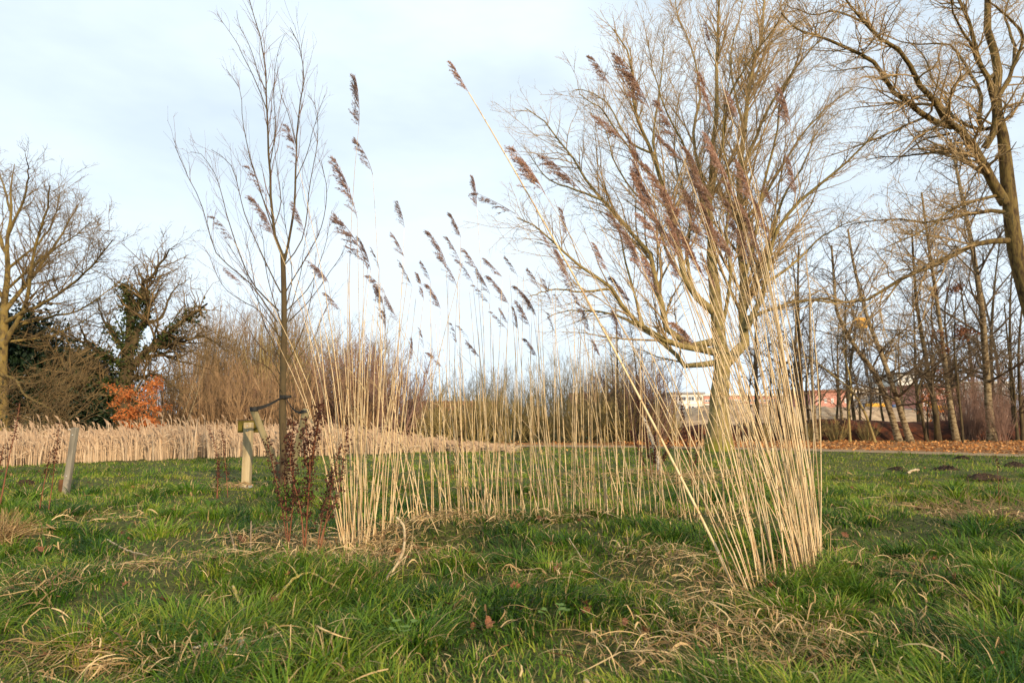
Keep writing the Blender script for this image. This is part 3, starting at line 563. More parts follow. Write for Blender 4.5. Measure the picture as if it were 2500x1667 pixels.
# ------------------------------------------------------------------ far bank, sand, building site, houses
def ridge(name, label, xs, y0, hgts, wid, mat, seed, kind='structure', n=(160, 14)):
    nu, nv = n; u = np.linspace(0, 1, nu); v = np.linspace(-1, 1, nv); xx = np.interp(u, np.linspace(0, 1, len(xs)), xs); hh = np.interp(u, np.linspace(0, 1, len(hgts)), hgts)
    Xr = np.repeat(xx[:, None], nv, 1); Yr = y0 + v[None] * wid + np.zeros((nu, 1)); Zr = hh[:, None] * np.clip(np.cos(v * 1.57) ** .7, 0, 1)[None]
    Zr = Zr * (.75 + .5 * vn(Xr * .8, Yr * .8, seed)) + .1 * hh[:, None] * (vn(Xr * 3, Yr * 3, seed + 1) - .5) - .03
    i = (np.arange(nu - 1)[:, None] * nv + np.arange(nv - 1)[None]).ravel()
    o = obj(name, mesh(name, np.stack([Xr, Yr, Zr], -1), np.stack([i, i + nv, i + nv + 1, i + 1], 1), None, mat)); return tag(o, label, kind=kind)
ridge('earth_bank', 'low dark earth bank with brown leaves behind the leaf strip', [4, 12, 24, 34], 31.5, [.45, .8, .8, .9], 1.6, mt['bank'], 3)
ridge('sand_mound', 'long heap of pale sand on the building site', [12, 20, 26, 40], 62, [1.0, 2.2, 1.9, 1.3], 6, mt['sand'], 5)
s = ridge('site_ground', 'bare sandy ground of the building site', [4, 30, 90], 92, [.45, .45, .45], 52, mt['sand'], 6, n=(40, 10))

def building(label, name, px0, px1, top, Yd, dep, wall, rows, cols, roofm=None, rooftype='flat', win=(.62, .5), band=None):
    a = at(px0, 1000, Yd); c = at(px1, 1000, Yd); W = c[0] - a[0]; Ht = at(px0, top, Yd)[2]; o3 = np.array((a[0], Yd, 0)); root = thing(name, label, 'building', o3)
    solid('wall', [(0, W, 0, dep, 0, Ht)], wall, root)
    if roofm is not None:
        if rooftype == 'flat': solid('roof', [(-.3, W + .3, -.3, dep + .3, Ht, Ht + .35)], roofm, root)
        else:
            rh = dep * .28; V = np.array([(-.4, -.4, Ht), (W + .4, -.4, Ht), (W + .4, dep + .4, Ht), (-.4, dep + .4, Ht), (-.4, dep / 2, Ht + rh), (W + .4, dep / 2, Ht + rh)])
            obj('roof', mesh('roof', V, [(0, 1, 5, 4), (2, 3, 4, 5), (0, 3, 2, 1)], [(0, 4, 3), (1, 2, 5)], roofm, smooth=False), root)
    sh_ = Ht / rows; cw = W / cols; ww, wh = cw * win[0], sh_ * win[1]
    fm = Acc().add(*box(-ww / 2, ww / 2, -.06, -.01, 0, wh)).mesh('window', mt['frame'], smooth=False)
    gm = Acc().add(*box(-ww / 2 + .1, -.05, -.09, -.065, .1, wh - .1)).add(*box(.05, ww / 2 - .1, -.09, -.065, .1, wh - .1)).mesh('pane', mt['glass'], smooth=False)
    for r in range(rows):
        for k in range(cols):
            f = obj('window', fm, root, ((k + .5) * cw, 0, r * sh_ + sh_ * .28)); obj('pane', gm, f)
        if band is not None and r: solid('floor_band', [(-.05, W + .05, -.16, -.1, r * sh_ - .12, r * sh_ + .12)], band, root)
    return root
building('white apartment block seen left of the spreading tree trunk', 'apartment_block', 1638, 1718, 962, 118, 12, mt['white'], 3, 4, mt['greyw'], band=mt['frame'], win=(.8, .5))
building('long red brick wing with white window band behind the reed clump', 'brick_building', 1720, 1955, 966, 122, 12, mt['brick'], 3, 14, mt['white'], band=mt['white'], win=(.9, .3))
building('low red brick building right of the reed clump', 'brick_building', 1992, 2074, 957, 110, 10, mt['brick'], 2, 5, mt['brick2'], win=(.35, .3))
building('cream apartment block with rows of windows on the building site', 'apartment_block', 2076, 2184, 950, 130, 12, mt['cream'], 3, 8, mt['white'], band=mt['white'], win=(.7, .5))
building('tall pale block rising behind the cream apartments', 'apartment_block', 2196, 2243, 913, 150, 12, mt['white'], 5, 3, mt['greyw'], win=(.6, .4))
building('reddish brick house with few windows behind the slim trees', 'brick_building', 2249, 2338, 943, 115, 10, mt['brick'], 3, 4, mt['brick2'], win=(.4, .35))
building('grey block at the right behind the thick birch', 'apartment_block', 2350, 2470, 935, 140, 12, mt['greyw'], 4, 8, mt['white'], win=(.6, .4))
building('long low house row with orange roof behind the back reeds', 'house_row', 990, 1215, 1004, 105, 6, mt['brick2'], 1, 12, mt['tile'], 'gable', win=(.45, .5))
building('low brick house with orange roof left of the spreading tree', 'house_row', 1400, 1560, 990, 100, 7, mt['brick2'], 2, 9, mt['tile'], 'gable', win=(.45, .45))

def site_thing(name, label, cat, px, Yd, z=.45): return thing(name, label, cat, (at(px, 1010, Yd)[0], Yd, z))
c_ = site_thing('container', 'red shipping container on the building site', 'container', 2146, 84)
solid('body', [(-1.7, 1.7, 0, 2.4, .1, 1.35)], mt['red'], c_)
rb = Acc().add(*box(-.035, .035, -.05, -.004, .15, 1.3)).mesh('rib', mt['red'], smooth=False)
for k in range(14): obj('rib', rb, c_, (-1.6 + k * .246, 0, 0))
solid('door_bar', [(1.705, 1.73, .5, .55, .2, 1.3), (1.705, 1.73, 1.8, 1.85, .2, 1.3)], mt['metal'], c_); solid('skid', [(-1.65, 1.65, .1, 2.3, 0, .1)], mt['dgrey'], c_)
d_ = site_thing('drill_rig', 'tall grey piling rig with yellow head on the building site', 'rig', 2136, 88)
top = at(2116, 785, 88)[2] - .45; a = Acc()
for sx in (-.3, .3):
    for sy in (-.3, .3): V, Q = tube(np.array([[(sx, sy, .6), (sx - 1.0, sy, top)]]), np.full((1, 2), .07), 6); a.add(V, Q)
for k in range(26):
    z0 = .6 + (top - .6) * k / 26; z1 = .6 + (top - .6) * (k + 1) / 26; s0 = -1.0 * (z0 - .6) / top; s1 = -1.0 * (z1 - .6) / top; q = 1 if k % 2 else -1
    for sy in (-.3, .3): V, Q = tube(np.array([[(s0 - .3 * q, sy, z0), (s1 + .3 * q, sy, z1)]]), np.full((1, 2), .035), 4); a.add(V, Q)
obj('mast', a.mesh('mast', mt['dgrey']), d_); solid('head', [(-1.55, -.55, -.5, .5, top - .9, top + .1), (-1.9, -.4, -.3, .3, top + .1, top + .5)], mt['yellow'], d_)
solid('cab', [(-.8, 1.0, -.9, .9, .6, 2.2)], mt['yellow'], d_, bev=.08); solid('track', [(-1.4, 1.6, -1.3, -.8, 0, .6)], mt['dgrey'], d_, bev=.15); solid('track', [(-1.4, 1.6, .8, 1.3, 0, .6)], mt['dgrey'], d_, bev=.15)
e_ = site_thing('excavator', 'yellow excavator with bent arm on the building site', 'excavator', 2300, 86)
solid('cab', [(-.9, .5, -.7, .7, .65, 1.9)], mt['yellow'], e_, bev=.08); solid('counterweight', [(.5, 1.3, -.7, .7, .65, 1.3)], mt['dgrey'], e_, bev=.08)
solid('track', [(-1.2, 1.3, -1.0, -.55, 0, .6)], mt['dgrey'], e_, bev=.15); solid('track', [(-1.2, 1.3, .55, 1.0, 0, .6)], mt['dgrey'], e_, bev=.15)
V, Q = tube(smooth_path([(-.8, 0, 1.2), (-2.0, 0, 2.4), (-3.0, 0, 2.2)], 8)[None], np.full((1, 8), .14), 6); obj('boom', mesh('boom', V, Q, None, mt['yellow']), e_)
V, Q = tube(np.array([[(-3.0, 0, 2.25), (-3.3, 0, .7)]]), np.array([[.12, .09]]), 6); obj('arm', mesh('arm', V, Q, None, mt['yellow']), e_); solid('bucket', [(-3.6, -3.1, -.3, .3, .3, .75)], mt['dgrey'], e_, bev=.06)
k_ = site_thing('truck', 'blue-grey truck parked right of the red container', 'truck', 2215, 85)
solid('cab', [(-2.2, -1.1, -.9, .9, .55, 2.0)], mt['blue'], k_, bev=.1); solid('load_bed', [(-1.0, 2.2, -.9, .9, .7, 1.5)], mt['dgrey'], k_, bev=.04); solid('windscreen', [(-2.1, -1.2, -.93, -.91, 1.25, 1.8)], mt['glass'], k_); solid('chassis', [(-2.1, 2.1, -.6, .6, .45, .6)], mt['dgrey'], k_)
for wx in (-1.6, .9, 1.7):
    for wy in (-.85, .85):
        V, Q = tube(np.array([[(wx, wy - .14, .4), (wx, wy - .12, .4), (wx, wy + .12, .4), (wx, wy + .14, .4)]]), np.array([[.01, .4, .4, .01]]), 14); obj('wheel', mesh('wheel', V, Q, None, mt['rubber']), k_)

# ------------------------------------------------------------------ reed belt (far), stuff
rg = np.random.default_rng(31)
bx = np.array([-900, 0, 300, 530, 760, 900, 1000, 1130, 1250]); byn = np.array([1165, 1142, 1128, 1119, 1116, 1111, 1108, 1106, 1104]); byf = np.array([1090, 1086, 1084, 1082, 1081, 1082, 1096, 1102, 1103])
hb = np.array([.52, .52, .52, .54, .54, .5, .32, .16, .1])
n = 17000; px = np.where(rg.random(n) < .86, rg.uniform(-150, 1250, n), rg.uniform(-900, -150, n)); f = rg.random(n) ** 1.5
pn = np.interp(px, bx, byn); pf = np.interp(px, bx, byf); py = pn + (pf - pn) * f + rg.normal(size=n) * .8 - 4.5 * vn(px * .035, px * 0, 3) - 2.5 * vn(px * .12, px * 0, 4)
dz = _s + (833.5 - py) / F * _c; t = -H / dz; x = (px - 1250) / F * t; y = t * (_c - (833.5 - py) / F * _s)
h = np.interp(px, bx, hb) * np.where(rg.random(n) < .1, 1.45, 1.0) * (.6 + .6 * rg.random(n) ** 1.4) * (.75 + .5 * vn(x * .6, y * .6, 9)); lean = rg.normal(size=(n, 2)) * .09 + np.array((-.06, 0))
yaw = rg.normal(size=n) * .6; wv = np.stack([np.cos(yaw), np.sin(yaw), yaw * 0], 1) * (.005 + .006 * rg.random(n))[:, None]
B0 = np.stack([x, y, x * 0 - .02], 1); B1 = B0 + np.stack([lean[:, 0] * h * .4, lean[:, 1] * h * .4, h * .6], 1); B2 = B0 + np.stack([lean[:, 0] * h, lean[:, 1] * h, h], 1)
V = np.stack([B0 - wv, B0 + wv, B1 - wv, B1 + wv, B2 - wv * .5, B2 + wv * .5], 1); k = np.arange(n)[:, None] * 6
Q = np.concatenate([k + np.array((0, 1, 3, 2)), k + np.array((2, 3, 5, 4))]); acc = Acc(); hue = .35 + .5 * rg.random(n)
acc.add(V, Q, A=np.repeat(hue, 6)); sel = rg.random(n) < .5; m = sel.sum(); c0 = B2[sel]; d = np.stack([-.06 - .08 * rg.random(m), rg.normal(size=m) * .03, .05 + .08 * rg.random(m)], 1); e = np.array((.018, 0, .012))
V = np.stack([c0 - (0, 0, .08), c0 + d * .4 + e, c0 + d, c0 + d * .5 - e], 1); k = np.arange(m)[:, None] * 4; acc.add(V, k + np.array((0, 1, 2, 3)), A=np.repeat(.1 + .25 * rg.random(m), 4))
sel = rg.random(n) < .35; m = sel.sum(); c0 = (B0 + (B2 - B0) * rg.uniform(.3, .9, (n, 1)))[sel]; d = np.stack([rg.normal(size=m) * .2, rg.normal(size=m) * .1, rg.uniform(.0, .25, m)], 1)
V = np.stack([c0, c0 + d * .5 + (0, 0, .03), c0 + d - (0, 0, .02), c0 + d * .5 + (0, 0, .012)], 1); k = np.arange(m)[:, None] * 4; acc.add(V, k + np.array((0, 1, 2, 3)), A=np.repeat(.3 + .5 * rg.random(m), 4))
mt['belt'] = M('reed_belt', [(0, (150, 124, 100)), (.4, (196, 168, 136)), (1, (222, 200, 168))], transl=.25, attr=True, rough=.8)
tag(obj('reed_belt', acc.mesh('reed_belt', mt['belt'], smooth=False)), 'dense belt of tan dry reeds along the far side of the lawn', kind='stuff')

# leaf litter on the strip and the bank
n = 9000; px = rg.uniform(1500, 2800, n); f = rg.random(n) ** .8
nx = np.interp(px, [1000, 1250, 1600, 1990, 2500, 2900], [1092, 1089, 1091, 1098, 1111, 1123]); py = nx + (1077 - nx) * f; px = np.where(rg.random(n) < .04, rg.uniform(1150, 1500, n), px)
t = -H / (_s + (833.5 - py) / F * _c); C = np.stack([(px - 1250) / F * t, t * (_c - (833.5 - py) / F * _s), .02 + .03 * rg.random(n)], 1)
n2 = 5000; u = rg.random(n2); C2 = np.stack([5 + 25 * u, 30.4 + rg.random(n2) * .8, .1 + .5 * rg.random(n2)], 1)
C2[:, 2] = (C2[:, 1] - 29.9) / 1.5 * .6
V, T = leaf_cards(np.concatenate([C, C2]), .08, rg, flat=.75, aspect=.7)
tag(obj('leaf_litter', mesh('leaf_litter', V, None, T, mt['litter'], np.repeat(np.r_[rg.random(n), rg.random(n2) * .45], 4), False)), 'carpet of fallen orange and brown leaves beyond the path', kind='stuff')

# ------------------------------------------------------------------ grass, stuff
def patch_list():
    P = [(850, 1400, .75, .34, 1.0), (760, 1345, .5, .3, .9), (950, 1350, .4, .25, .7), (150, 1640, .5, .3, 1.0), (40, 1480, .3, .35, .8), (1780, 1600, .5, .25, 1.0), (1580, 1645, .3, .18, .9), (1950, 1640, .3, .2, .6),
         (1060, 1320, .6, .3, .8), (1150, 1300, .35, .3, .55), (1350, 1305, .35, .3, .75), (1610, 1395, .35, .25, .9), (1700, 1440, .3, .2, .6), (1700, 1500, .3, .3, .6), (270, 1285, .4, .3, .55), (560, 1200, .7, .5, .45),
         (620, 1330, .3, .25, .5), (2420, 1265, .7, .6, .9), (2150, 1420, .4, .4, .4), (1640, 1170, 1.6, .9, .6), (30, 1330, .22, .3, .6), (1300, 1440, .3, .2, .35), (1900, 1560, .35, .2, .5), (560, 1620, .3, .2, .4), (2080, 1540, .5, .3, .35), (380, 1420, .4, .3, .35)]
    return [(*gp(a, b_), rx, ry, w_) for a, b_, rx, ry, w_ in P]
PATCH = patch_list()
def deadness(x, y):
    v = np.zeros_like(x)
    for cx, cy, rx, ry, w_ in PATCH: v = np.maximum(v, w_ * np.exp(-((x - cx) / rx) ** 2 - ((y - cy) / ry) ** 2))
    return v
def in_lawn(x, y):
    px = 1250 + F * x / np.maximum(y, .1); d = np.hypot(0, y)
    lim = np.interp(px, [-900, 0, 300, 530, 760, 1000, 1250, 1600, 1990, 2500, 2900], [13.2, 14.2, 15.6, 16.9, 17.4, 19.2, 23, 22.3, 20.4, 17.6, 15.8])
    return y < lim + .15
def strips(x, y, d, h, ang, la, wbase, hue, segs, rg):
    m = len(x)
    L2 = np.stack([np.cos(ang), np.sin(ang)], 1); yaw = ang + 1.57 + rg.normal(size=m) * .6
    wv = np.stack([np.cos(yaw), np.sin(yaw), 0 * yaw], 1) * (wbase * (.6 + .8 * rg.random(m)) * np.maximum(1, d / 4.2))[:, None]
    z = gz(x, y) - .012; B = np.stack([x, y, z], 1); rows = []
    for s_ in range(segs + 1):
        t_ = s_ / segs; hz = h * (t_ - .45 * la * t_ ** 2.2); of = (h * la * t_ ** 1.8)[:, None] * L2
        rows.append(B + np.concatenate([of, hz[:, None]], 1))
    vs = []
    for s_ in range(segs): q = wv * (1 - .55 * s_ / segs) ; vs += [rows[s_] - q, rows[s_] + q]
    vs.append(rows[-1]); V = np.stack(vs, 1); nv = 2 * segs + 1; k = np.arange(m)[:, None] * nv; Q = []
    for s_ in range(segs - 1): Q.append(k + np.array((2 * s_, 2 * s_ + 1, 2 * s_ + 3, 2 * s_ + 2)))
    T = k + np.array((2 * segs - 2, 2 * segs - 1, 2 * segs))
    return V.reshape(-1, 3), (np.concatenate(Q) if Q else None), T, np.repeat(hue, nv)
def blades(n, dmin, dmax, segs, rg, wbase, hb_, far):
    d = np.exp(rg.uniform(math.log(dmin), math.log(dmax), n)); x = rg.uniform(-1, 1, n) * (.86 * d + .9); y = d
    big = vn(x * .9, y * .9, 11); med = vn(x * 2.6, y * 2.6, 12); sm = vn(x * 7, y * 7, 13); dead = deadness(x, y)
    keep = in_lawn(x, y) & (rg.random(n) < .2 + 1.25 * (.5 * med + .5 * sm)) & (rg.random(n) > .55 * dead)
    x, y, d, big, med, sm, dead = (q[keep] for q in (x, y, d, big, med, sm, dead)); m = len(x)
    tuft = np.clip((med * .65 + sm * .35 - .42) * 3.2, 0, 1)
    h = hb_ * (.5 + .7 * rg.random(m)) * (.55 + 1.1 * tuft) * (1 - .35 * dead) * (1 + (1.4 / (1 + (d / 4.5) ** 3)) * .6)
    ang = 6.28 * vn(x * .8, y * .8, 14) * 1.6 + rg.normal(size=m) * 1.25; la = (.2 + .8 * rg.random(m)) * (1 + .4 * tuft)
    tid = hsh(np.floor(x * 6 + 2 * med), np.floor(y * 6 + 2 * big), 5); hue = .02 + .42 * rg.random(m) ** 1.6 + .3 * (big - .4) + .26 * (1 - tuft) * sm + .3 * (tid - .45)
    hue = hue + far * .12; dry = rg.random(m) < (.06 + .36 * dead + .07 * (1 - tuft)); hue = np.where(dry, .72 + .28 * rg.random(m), np.clip(hue, 0, .62))
    return strips(x, y, d, h, ang, la, wbase, hue, segs, rg)
rg = np.random.default_rng(91); acc = Acc()
V, Q, T, A = blades(105000, 1.9, 7.5, 3, rg, .0034, .085, 0); acc.add(V, Q, T, A)
# tussocks: blades fanning out of a crown
nt_ = 760; td = np.exp(rg.uniform(math.log(2.1), math.log(9.5), nt_)); tx_ = rg.uniform(-1, 1, nt_) * (.84 * td + .6); ok = (deadness(tx_, td) < .55) & (vn(tx_ * .9, td * .9, 12) > .33); tx_, td = tx_[ok], td[ok]; nt_ = len(tx_)
sz = .5 + .95 * rg.random(nt_) ** 1.8; nb = (120 * sz / np.maximum(1, td / 4) ** .8).astype(int) + 15; ti = np.repeat(np.arange(nt_), nb); m_ = len(ti); off = rg.normal(size=(m_, 2)) * (.065 * sz[ti])[:, None]
lean0 = rg.random(nt_) * 6.28; ang = np.arctan2(off[:, 1] + .05 * np.sin(lean0[ti]), off[:, 0] + .05 * np.cos(lean0[ti])) + rg.normal(size=m_) * .45; th = rg.random(nt_) * .5 - .1
hue = np.clip(.06 + th[ti] * .85 + .26 * rg.random(m_), 0, .66); hue = np.where(rg.random(m_) < .05, .8 + .2 * rg.random(m_), hue)
V, Q, T, A = strips(tx_[ti] + off[:, 0], td[ti] + off[:, 1], td[ti], .175 * sz[ti] * (.5 + .65 * rg.random(m_)), ang, .45 + .75 * rg.random(m_), .0034, hue, 3, rg); acc.add(V, Q, T, A)
V, Q, T, A = blades(90000, 7.0, 12, 2, rg, .0022, .085, 1); acc.add(V, Q, T, A)
V, Q, T, A = blades(110000, 11.5, 24.5, 1, rg, .0024, .085, 1); acc.add(V, Q, T, A)
tag(obj('grass', acc.mesh('grass', mt['grass'], smooth=False)), 'short green meadow grass with tussocks', kind='stuff')

# dead straw lying over the grass
acc = Acc(); tot = []
for cx, cy, rx, ry, w_ in PATCH:
    n = int(min(1300, 2000 * rx * ry * w_ * (1 if cy < 6 else .35)) + 40); x = cx + rg.normal(size=n) * rx * .62; y = cy + rg.normal(size=n) * ry * .62; flow = rg.random() * 6.28
    ok = (y > 1.9) & (y < 14); x, y = x[ok], y[ok]; n = len(x); tot.append((x, y, np.full(n, flow), np.full(n, 1.0)))
n = 1200; d = np.exp(rg.uniform(.7, 2.3, n)); tot.append((rg.uniform(-1, 1, n) * .84 * d, d, rg.random(n) * 6.28, np.full(n, .7)))
x, y, fl, sc_ = (np.concatenate([q[i] for q in tot]) for i in range(4)); n = len(x); K = 6
ang = fl + rg.normal(size=n) * 1.0 + np.where(rg.random(n) < .3, 3.14, 0); Ln = (.07 + .22 * rg.random(n) ** 1.5) * sc_; curl = rg.normal(size=n) * .9; arch = .005 + .05 * rg.random(n) ** 3
d = np.maximum(1, y / 4.0); wd = (.0011 + .0024 * rg.random(n) ** 2) * d; P = np.empty((n, K, 3)); cx_, cy_ = x.copy(), y.copy(); a_ = ang.copy()
lift = .035 + .075 * rg.random(n)
for k in range(K):
    t_ = k / (K - 1); P[:, k] = np.stack([cx_, cy_, gz(cx_, cy_) + lift + arch * math.sin(3.14 * t_) * 1.3 - .03 * t_], 1)
    cx_ = cx_ + np.cos(a_) * Ln / (K - 1); cy_ = cy_ + np.sin(a_) * Ln / (K - 1); a_ = a_ + curl / (K - 1)
    if k == 2: a_ = a_ + np.where(rg.random(n) < .2, rg.normal(size=n) * 1.4, 0)
side = np.stack([-np.sin(ang), np.cos(ang), rg.normal(size=n) * .5], 1) * wd[:, None]
tp = np.array([.7, 1, 1, .9, .65, .15])[None, :, None]; V = np.stack([P - side[:, None] * tp, P + side[:, None] * tp], 2).reshape(n, -1, 3); k = np.arange(n)[:, None] * 2 * K
Q = np.concatenate([k + np.array((2 * j, 2 * j + 1, 2 * j + 3, 2 * j + 2)) for j in range(K - 1)])
tag(obj('dead_grass', mesh('dead_grass', V, Q, None, mt['straw'], np.repeat(rg.random(n), 2 * K), False)), 'tangled tan dead grass lying in patches on the lawn', kind='stuff')

# ------------------------------------------------------------------ the ring of reeds
rg = np.random.default_rng(55)
def plume_mesh(seed, dense, mn='plume'):
    rg = np.random.default_rng(seed); acc = Acc(); K = 10; tt = np.linspace(0, 1, K); bend = rg.uniform(.06, .26)
    ax = lambda t: np.stack([-bend * t ** 2.2, .03 * np.sin(3 * t), t], -1)
    V, Q = tube(ax(tt)[None], np.linspace(.008, .003, K)[None], 4); acc.add(V, Q)
    nb = int(36 * dense); t = np.sort(rg.random(nb) ** .9 * .95); p0 = ax(t); K2 = 5
    tang = nrm(ax(t + .02) - ax(t)); outd = np.stack([-.8 - .3 * rg.random(nb), rg.normal(size=nb) * .55, rg.normal(size=nb) * .15], 1)
    d = nrm(tang * rg.uniform(.6, 1.4, (nb, 1)) + outd * rg.uniform(.25, .9, (nb, 1))); ln = (.40 - .22 * t) * (.5 + .7 * rg.random(nb)); P = np.empty((nb, K2, 3)); P[:, 0] = p0
    for k in range(1, K2): P[:, k] = P[:, k - 1] + d * (ln / (K2 - 1))[:, None]; d = nrm(d + np.array((-.09, 0, .02)) + rg.normal(size=(nb, 3)) * .07)
    V, Q = tube(P, np.repeat(np.linspace(.0026, .0012, K2)[None], nb, 0), 3); acc.add(V, Q)
    m = nb * 22; i = rg.integers(0, nb, m); u = rg.uniform(.5, K2 - 1.01, m); k = u.astype(int); f = (u - k)[:, None]; C = P[i, k] * (1 - f) + P[i, k + 1] * f; dr = nrm(P[i, k + 1] - P[i, k]) + rg.normal(size=(m, 3)) * .28
    V, T = leaf_cards(C, .068, rg, aspect=.11, dirn=nrm(dr) * 4); acc.add(V, None, T)
    return acc.mesh('plume', mt[mn], smooth=False)
PL = [plume_mesh(200 + i, (1.0, 1.25, .8, .55)[i % 4]) for i in range(12)]
PLX = [plume_mesh(230 + i, (1.1, 1.4, .9)[i % 3], 'plume_r') for i in range(8)]
def reed(label, base, top, r, grp, plume=None, bow=None, K=10, leaf=False):
    base = np.asarray(base, float); top = np.asarray(top, float); root = thing('reed', label, 'reed', base, grp); Lr = np.linalg.norm(top - base)
    b_ = rg.normal(size=3) * Lr * .012 if bow is None else np.asarray(bow) * Lr; b_[2] = 0
    t = np.linspace(0, 1, K)[:, None]; P = base * (1 - t) + top * t + b_ * (4 * t * (1 - t)); P[0, 2] -= .03
    V, Q = tube(P[None], (r * .78 * (1 - .62 * t[:, 0] ** 1.2))[None], 7); ph = rg.random() * .2
    obj('stem', mesh('stem', V - base, Q, None, mt['reed'], np.repeat(t[:, 0] * Lr + ph, 7)), root)
    if plume is not None:
        tip = np.asarray(plume, float); d = Vector(tip - top); ln = d.length * (1.12 if grp != GR else 1.25); Z_ = d.normalized(); X_ = Vector((0, 1, 0)).cross(Z_).normalized(); Y_ = Z_.cross(X_)
        Mx = Matrix((X_, Y_, Z_)).transposed().to_4x4(); a_ = math.radians(float(rg.normal() * 22)); Mx = Mx @ Matrix.Rotation(a_, 4, 'Z')
        Mx = Mx @ Matrix.Rotation(.14, 4, 'Y')
        o = obj('plume', PL[int(rg.integers(0, 12))] if grp != GR else PLX[int(rg.integers(0, 8))], root); o.matrix_local = Matrix.Translation(Vector(top - base)) @ Mx @ Matrix.Diagonal((ln * rg.uniform(.75, 1.05), ln * .9, ln, 1))
    for _ in range(int(rg.integers(1, 3)) if leaf else 0):
        i = int(rg.integers(2, 8)); p = P[i]; sx = rg.choice((-1, 1)) * rg.uniform(.4, 1.1); dr = rg.uniform(-.25, .15); q = np.stack([p, p + (sx * .06, .02, .1), p + (sx * .15, .03, .1 + dr * .5), p + (sx * .24, .05, .02 + dr)]); q = smooth_path(q, 7); wv = np.linspace(.007, .001, 7)[:, None] * np.array((.2, 1, .3))
        V = np.stack([q - wv, q + wv], 1).reshape(-1, 3); jj = np.arange(6)[:, None] * 2; obj('leaf', mesh('leaf', V - base, jj + np.array((0, 1, 3, 2)), None, mt['reed_leaf']), root)
    return root
GL, GB, GR = 'reeds of the left clump', 'reeds of the back row', 'reeds of the right clump'
def lab_of(c, plume, px, py):
    w0 = 'plumed' if plume else 'plumeless'
    if c == 'B':
        k = int(np.clip((px - 960) / 130, 0, 6)); hh = ('short', 'tall')[int(py < 780)]
        return f'{hh} {w0} reed in the back row, ' + ('at its left end by the left clump', 'just right of the left clump', 'left of its middle', 'at its middle', 'right of its middle', 'left of the white leaning log', 'before the big tree trunk')[k]
    if c == 'L':
        k = int(np.clip((px - 640) / 110, 0, 3)); return f'{w0} reed of the left clump, ' + ('leaning left over the young tree', 'leaning left behind the dock plants', 'upright in the middle', 'on its right side')[k]
    k = int(np.clip((px - 1330) / 110, 0, 5)); hh = ('ending low', 'reaching high')[int(py < 480)]
    return f'{w0} reed of the right clump {hh}, ' + ('leaning farthest left', 'leaning left of the big tree', 'over the left limbs of the big tree', 'over the big tree trunk', 'right of the big tree trunk', 'at the right edge')[k]
def left_base(s):
    x = np.interp(s, [0, .35, .6, 1], [836, 868, 890, 968]); y = np.interp(s, [0, .35, .6, 1], [1364, 1371, 1352, 1292]); return g3(x + rg.normal() * 4, y + rg.normal() * 5)
def back_base(x): return g3(x, 1276 + rg.normal() * 5 + (8 if x < 1050 else 0))
RB = np.array([(1795, 1440), (1838, 1462), (1852, 1450), (1894, 1430), (1939, 1420), (1968, 1410), (1990, 1396), (2004, 1380), (2008, 1364), (1985, 1345), (1955, 1330), (1925, 1315)])
def right_base(s):
    u = np.linspace(0, 1, len(RB)); return g3(np.interp(s, u, RB[:, 0]) + rg.normal() * 4, np.interp(s, u, RB[:, 1]) + rg.normal() * 5)
# plumes as seen: tip x, tip y, foot x, foot y
PLL = [(865, 205, 876, 308, .55, 'tallest upright reed with dark plume left of centre against the sky'), (879, 351, 910, 427, .8, 'reed with feathery plume curving just below the tallest plume'), (819, 403, 872, 533, .45, 'reed with the longest drooping plume left of the tallest reed'),
       (843, 542, 898, 657, .5), (972, 499, 987, 556, .9), (960, 576, 987, 628, .85), (982, 647, 1006, 700, .95), (908, 614, 927, 657, .6), (929, 714, 941, 805, .7), (943, 731, 970, 786, .8),
       (903, 676, 939, 712, .99), (610, 415, 650, 482, .02), (628, 491, 668, 576, .05), (527, 536, 574, 594, .0), (703, 317, 728, 406, .1), (766, 643, 802, 690, .2), (717, 504, 744, 576, .12), (552, 661, 598, 700, .0), (798, 718, 831, 757, .3), (880, 590, 905, 660, .5), (1006, 834, 1003, 882, .9), (1025, 810, 1035, 850, .95)]
PLB = [(1025, 676, 1034, 733), (1035, 645, 1051, 690), (1053, 700, 1075, 753), (1056, 573, 1088, 640), (1080, 630, 1116, 700), (1108, 530, 1125, 580), (1097, 585, 1122, 635), (1120, 635, 1154, 690), (1137, 611, 1163, 657), (1154, 442, 1164, 506, 'upright reed with a lone plume high at the centre of the picture'),
       (1187, 638, 1226, 676), (1166, 664, 1196, 718), (1202, 681, 1242, 743), (1161, 702, 1195, 743), (1240, 633, 1264, 676), (1266, 702, 1300, 750), (1285, 720, 1309, 772), (1269, 743, 1293, 796), (1297, 662, 1314, 705), (1204, 767, 1238, 805), (1223, 757, 1240, 790), (1257, 757, 1264, 805),
       (1340, 772, 1355, 815), (1104, 796, 1116, 843), (1120, 798, 1142, 822), (1144, 834, 1171, 872), (1053, 863, 1080, 898), (1357, 724, 1374, 752), (1407, 729, 1425, 780), (1367, 619, 1391, 686), (1290, 830, 1310, 870), (1425, 760, 1440, 810), (1500, 770, 1520, 830), (1330, 690, 1345, 740), (1385, 690, 1405, 730), (1450, 830, 1465, 870)]
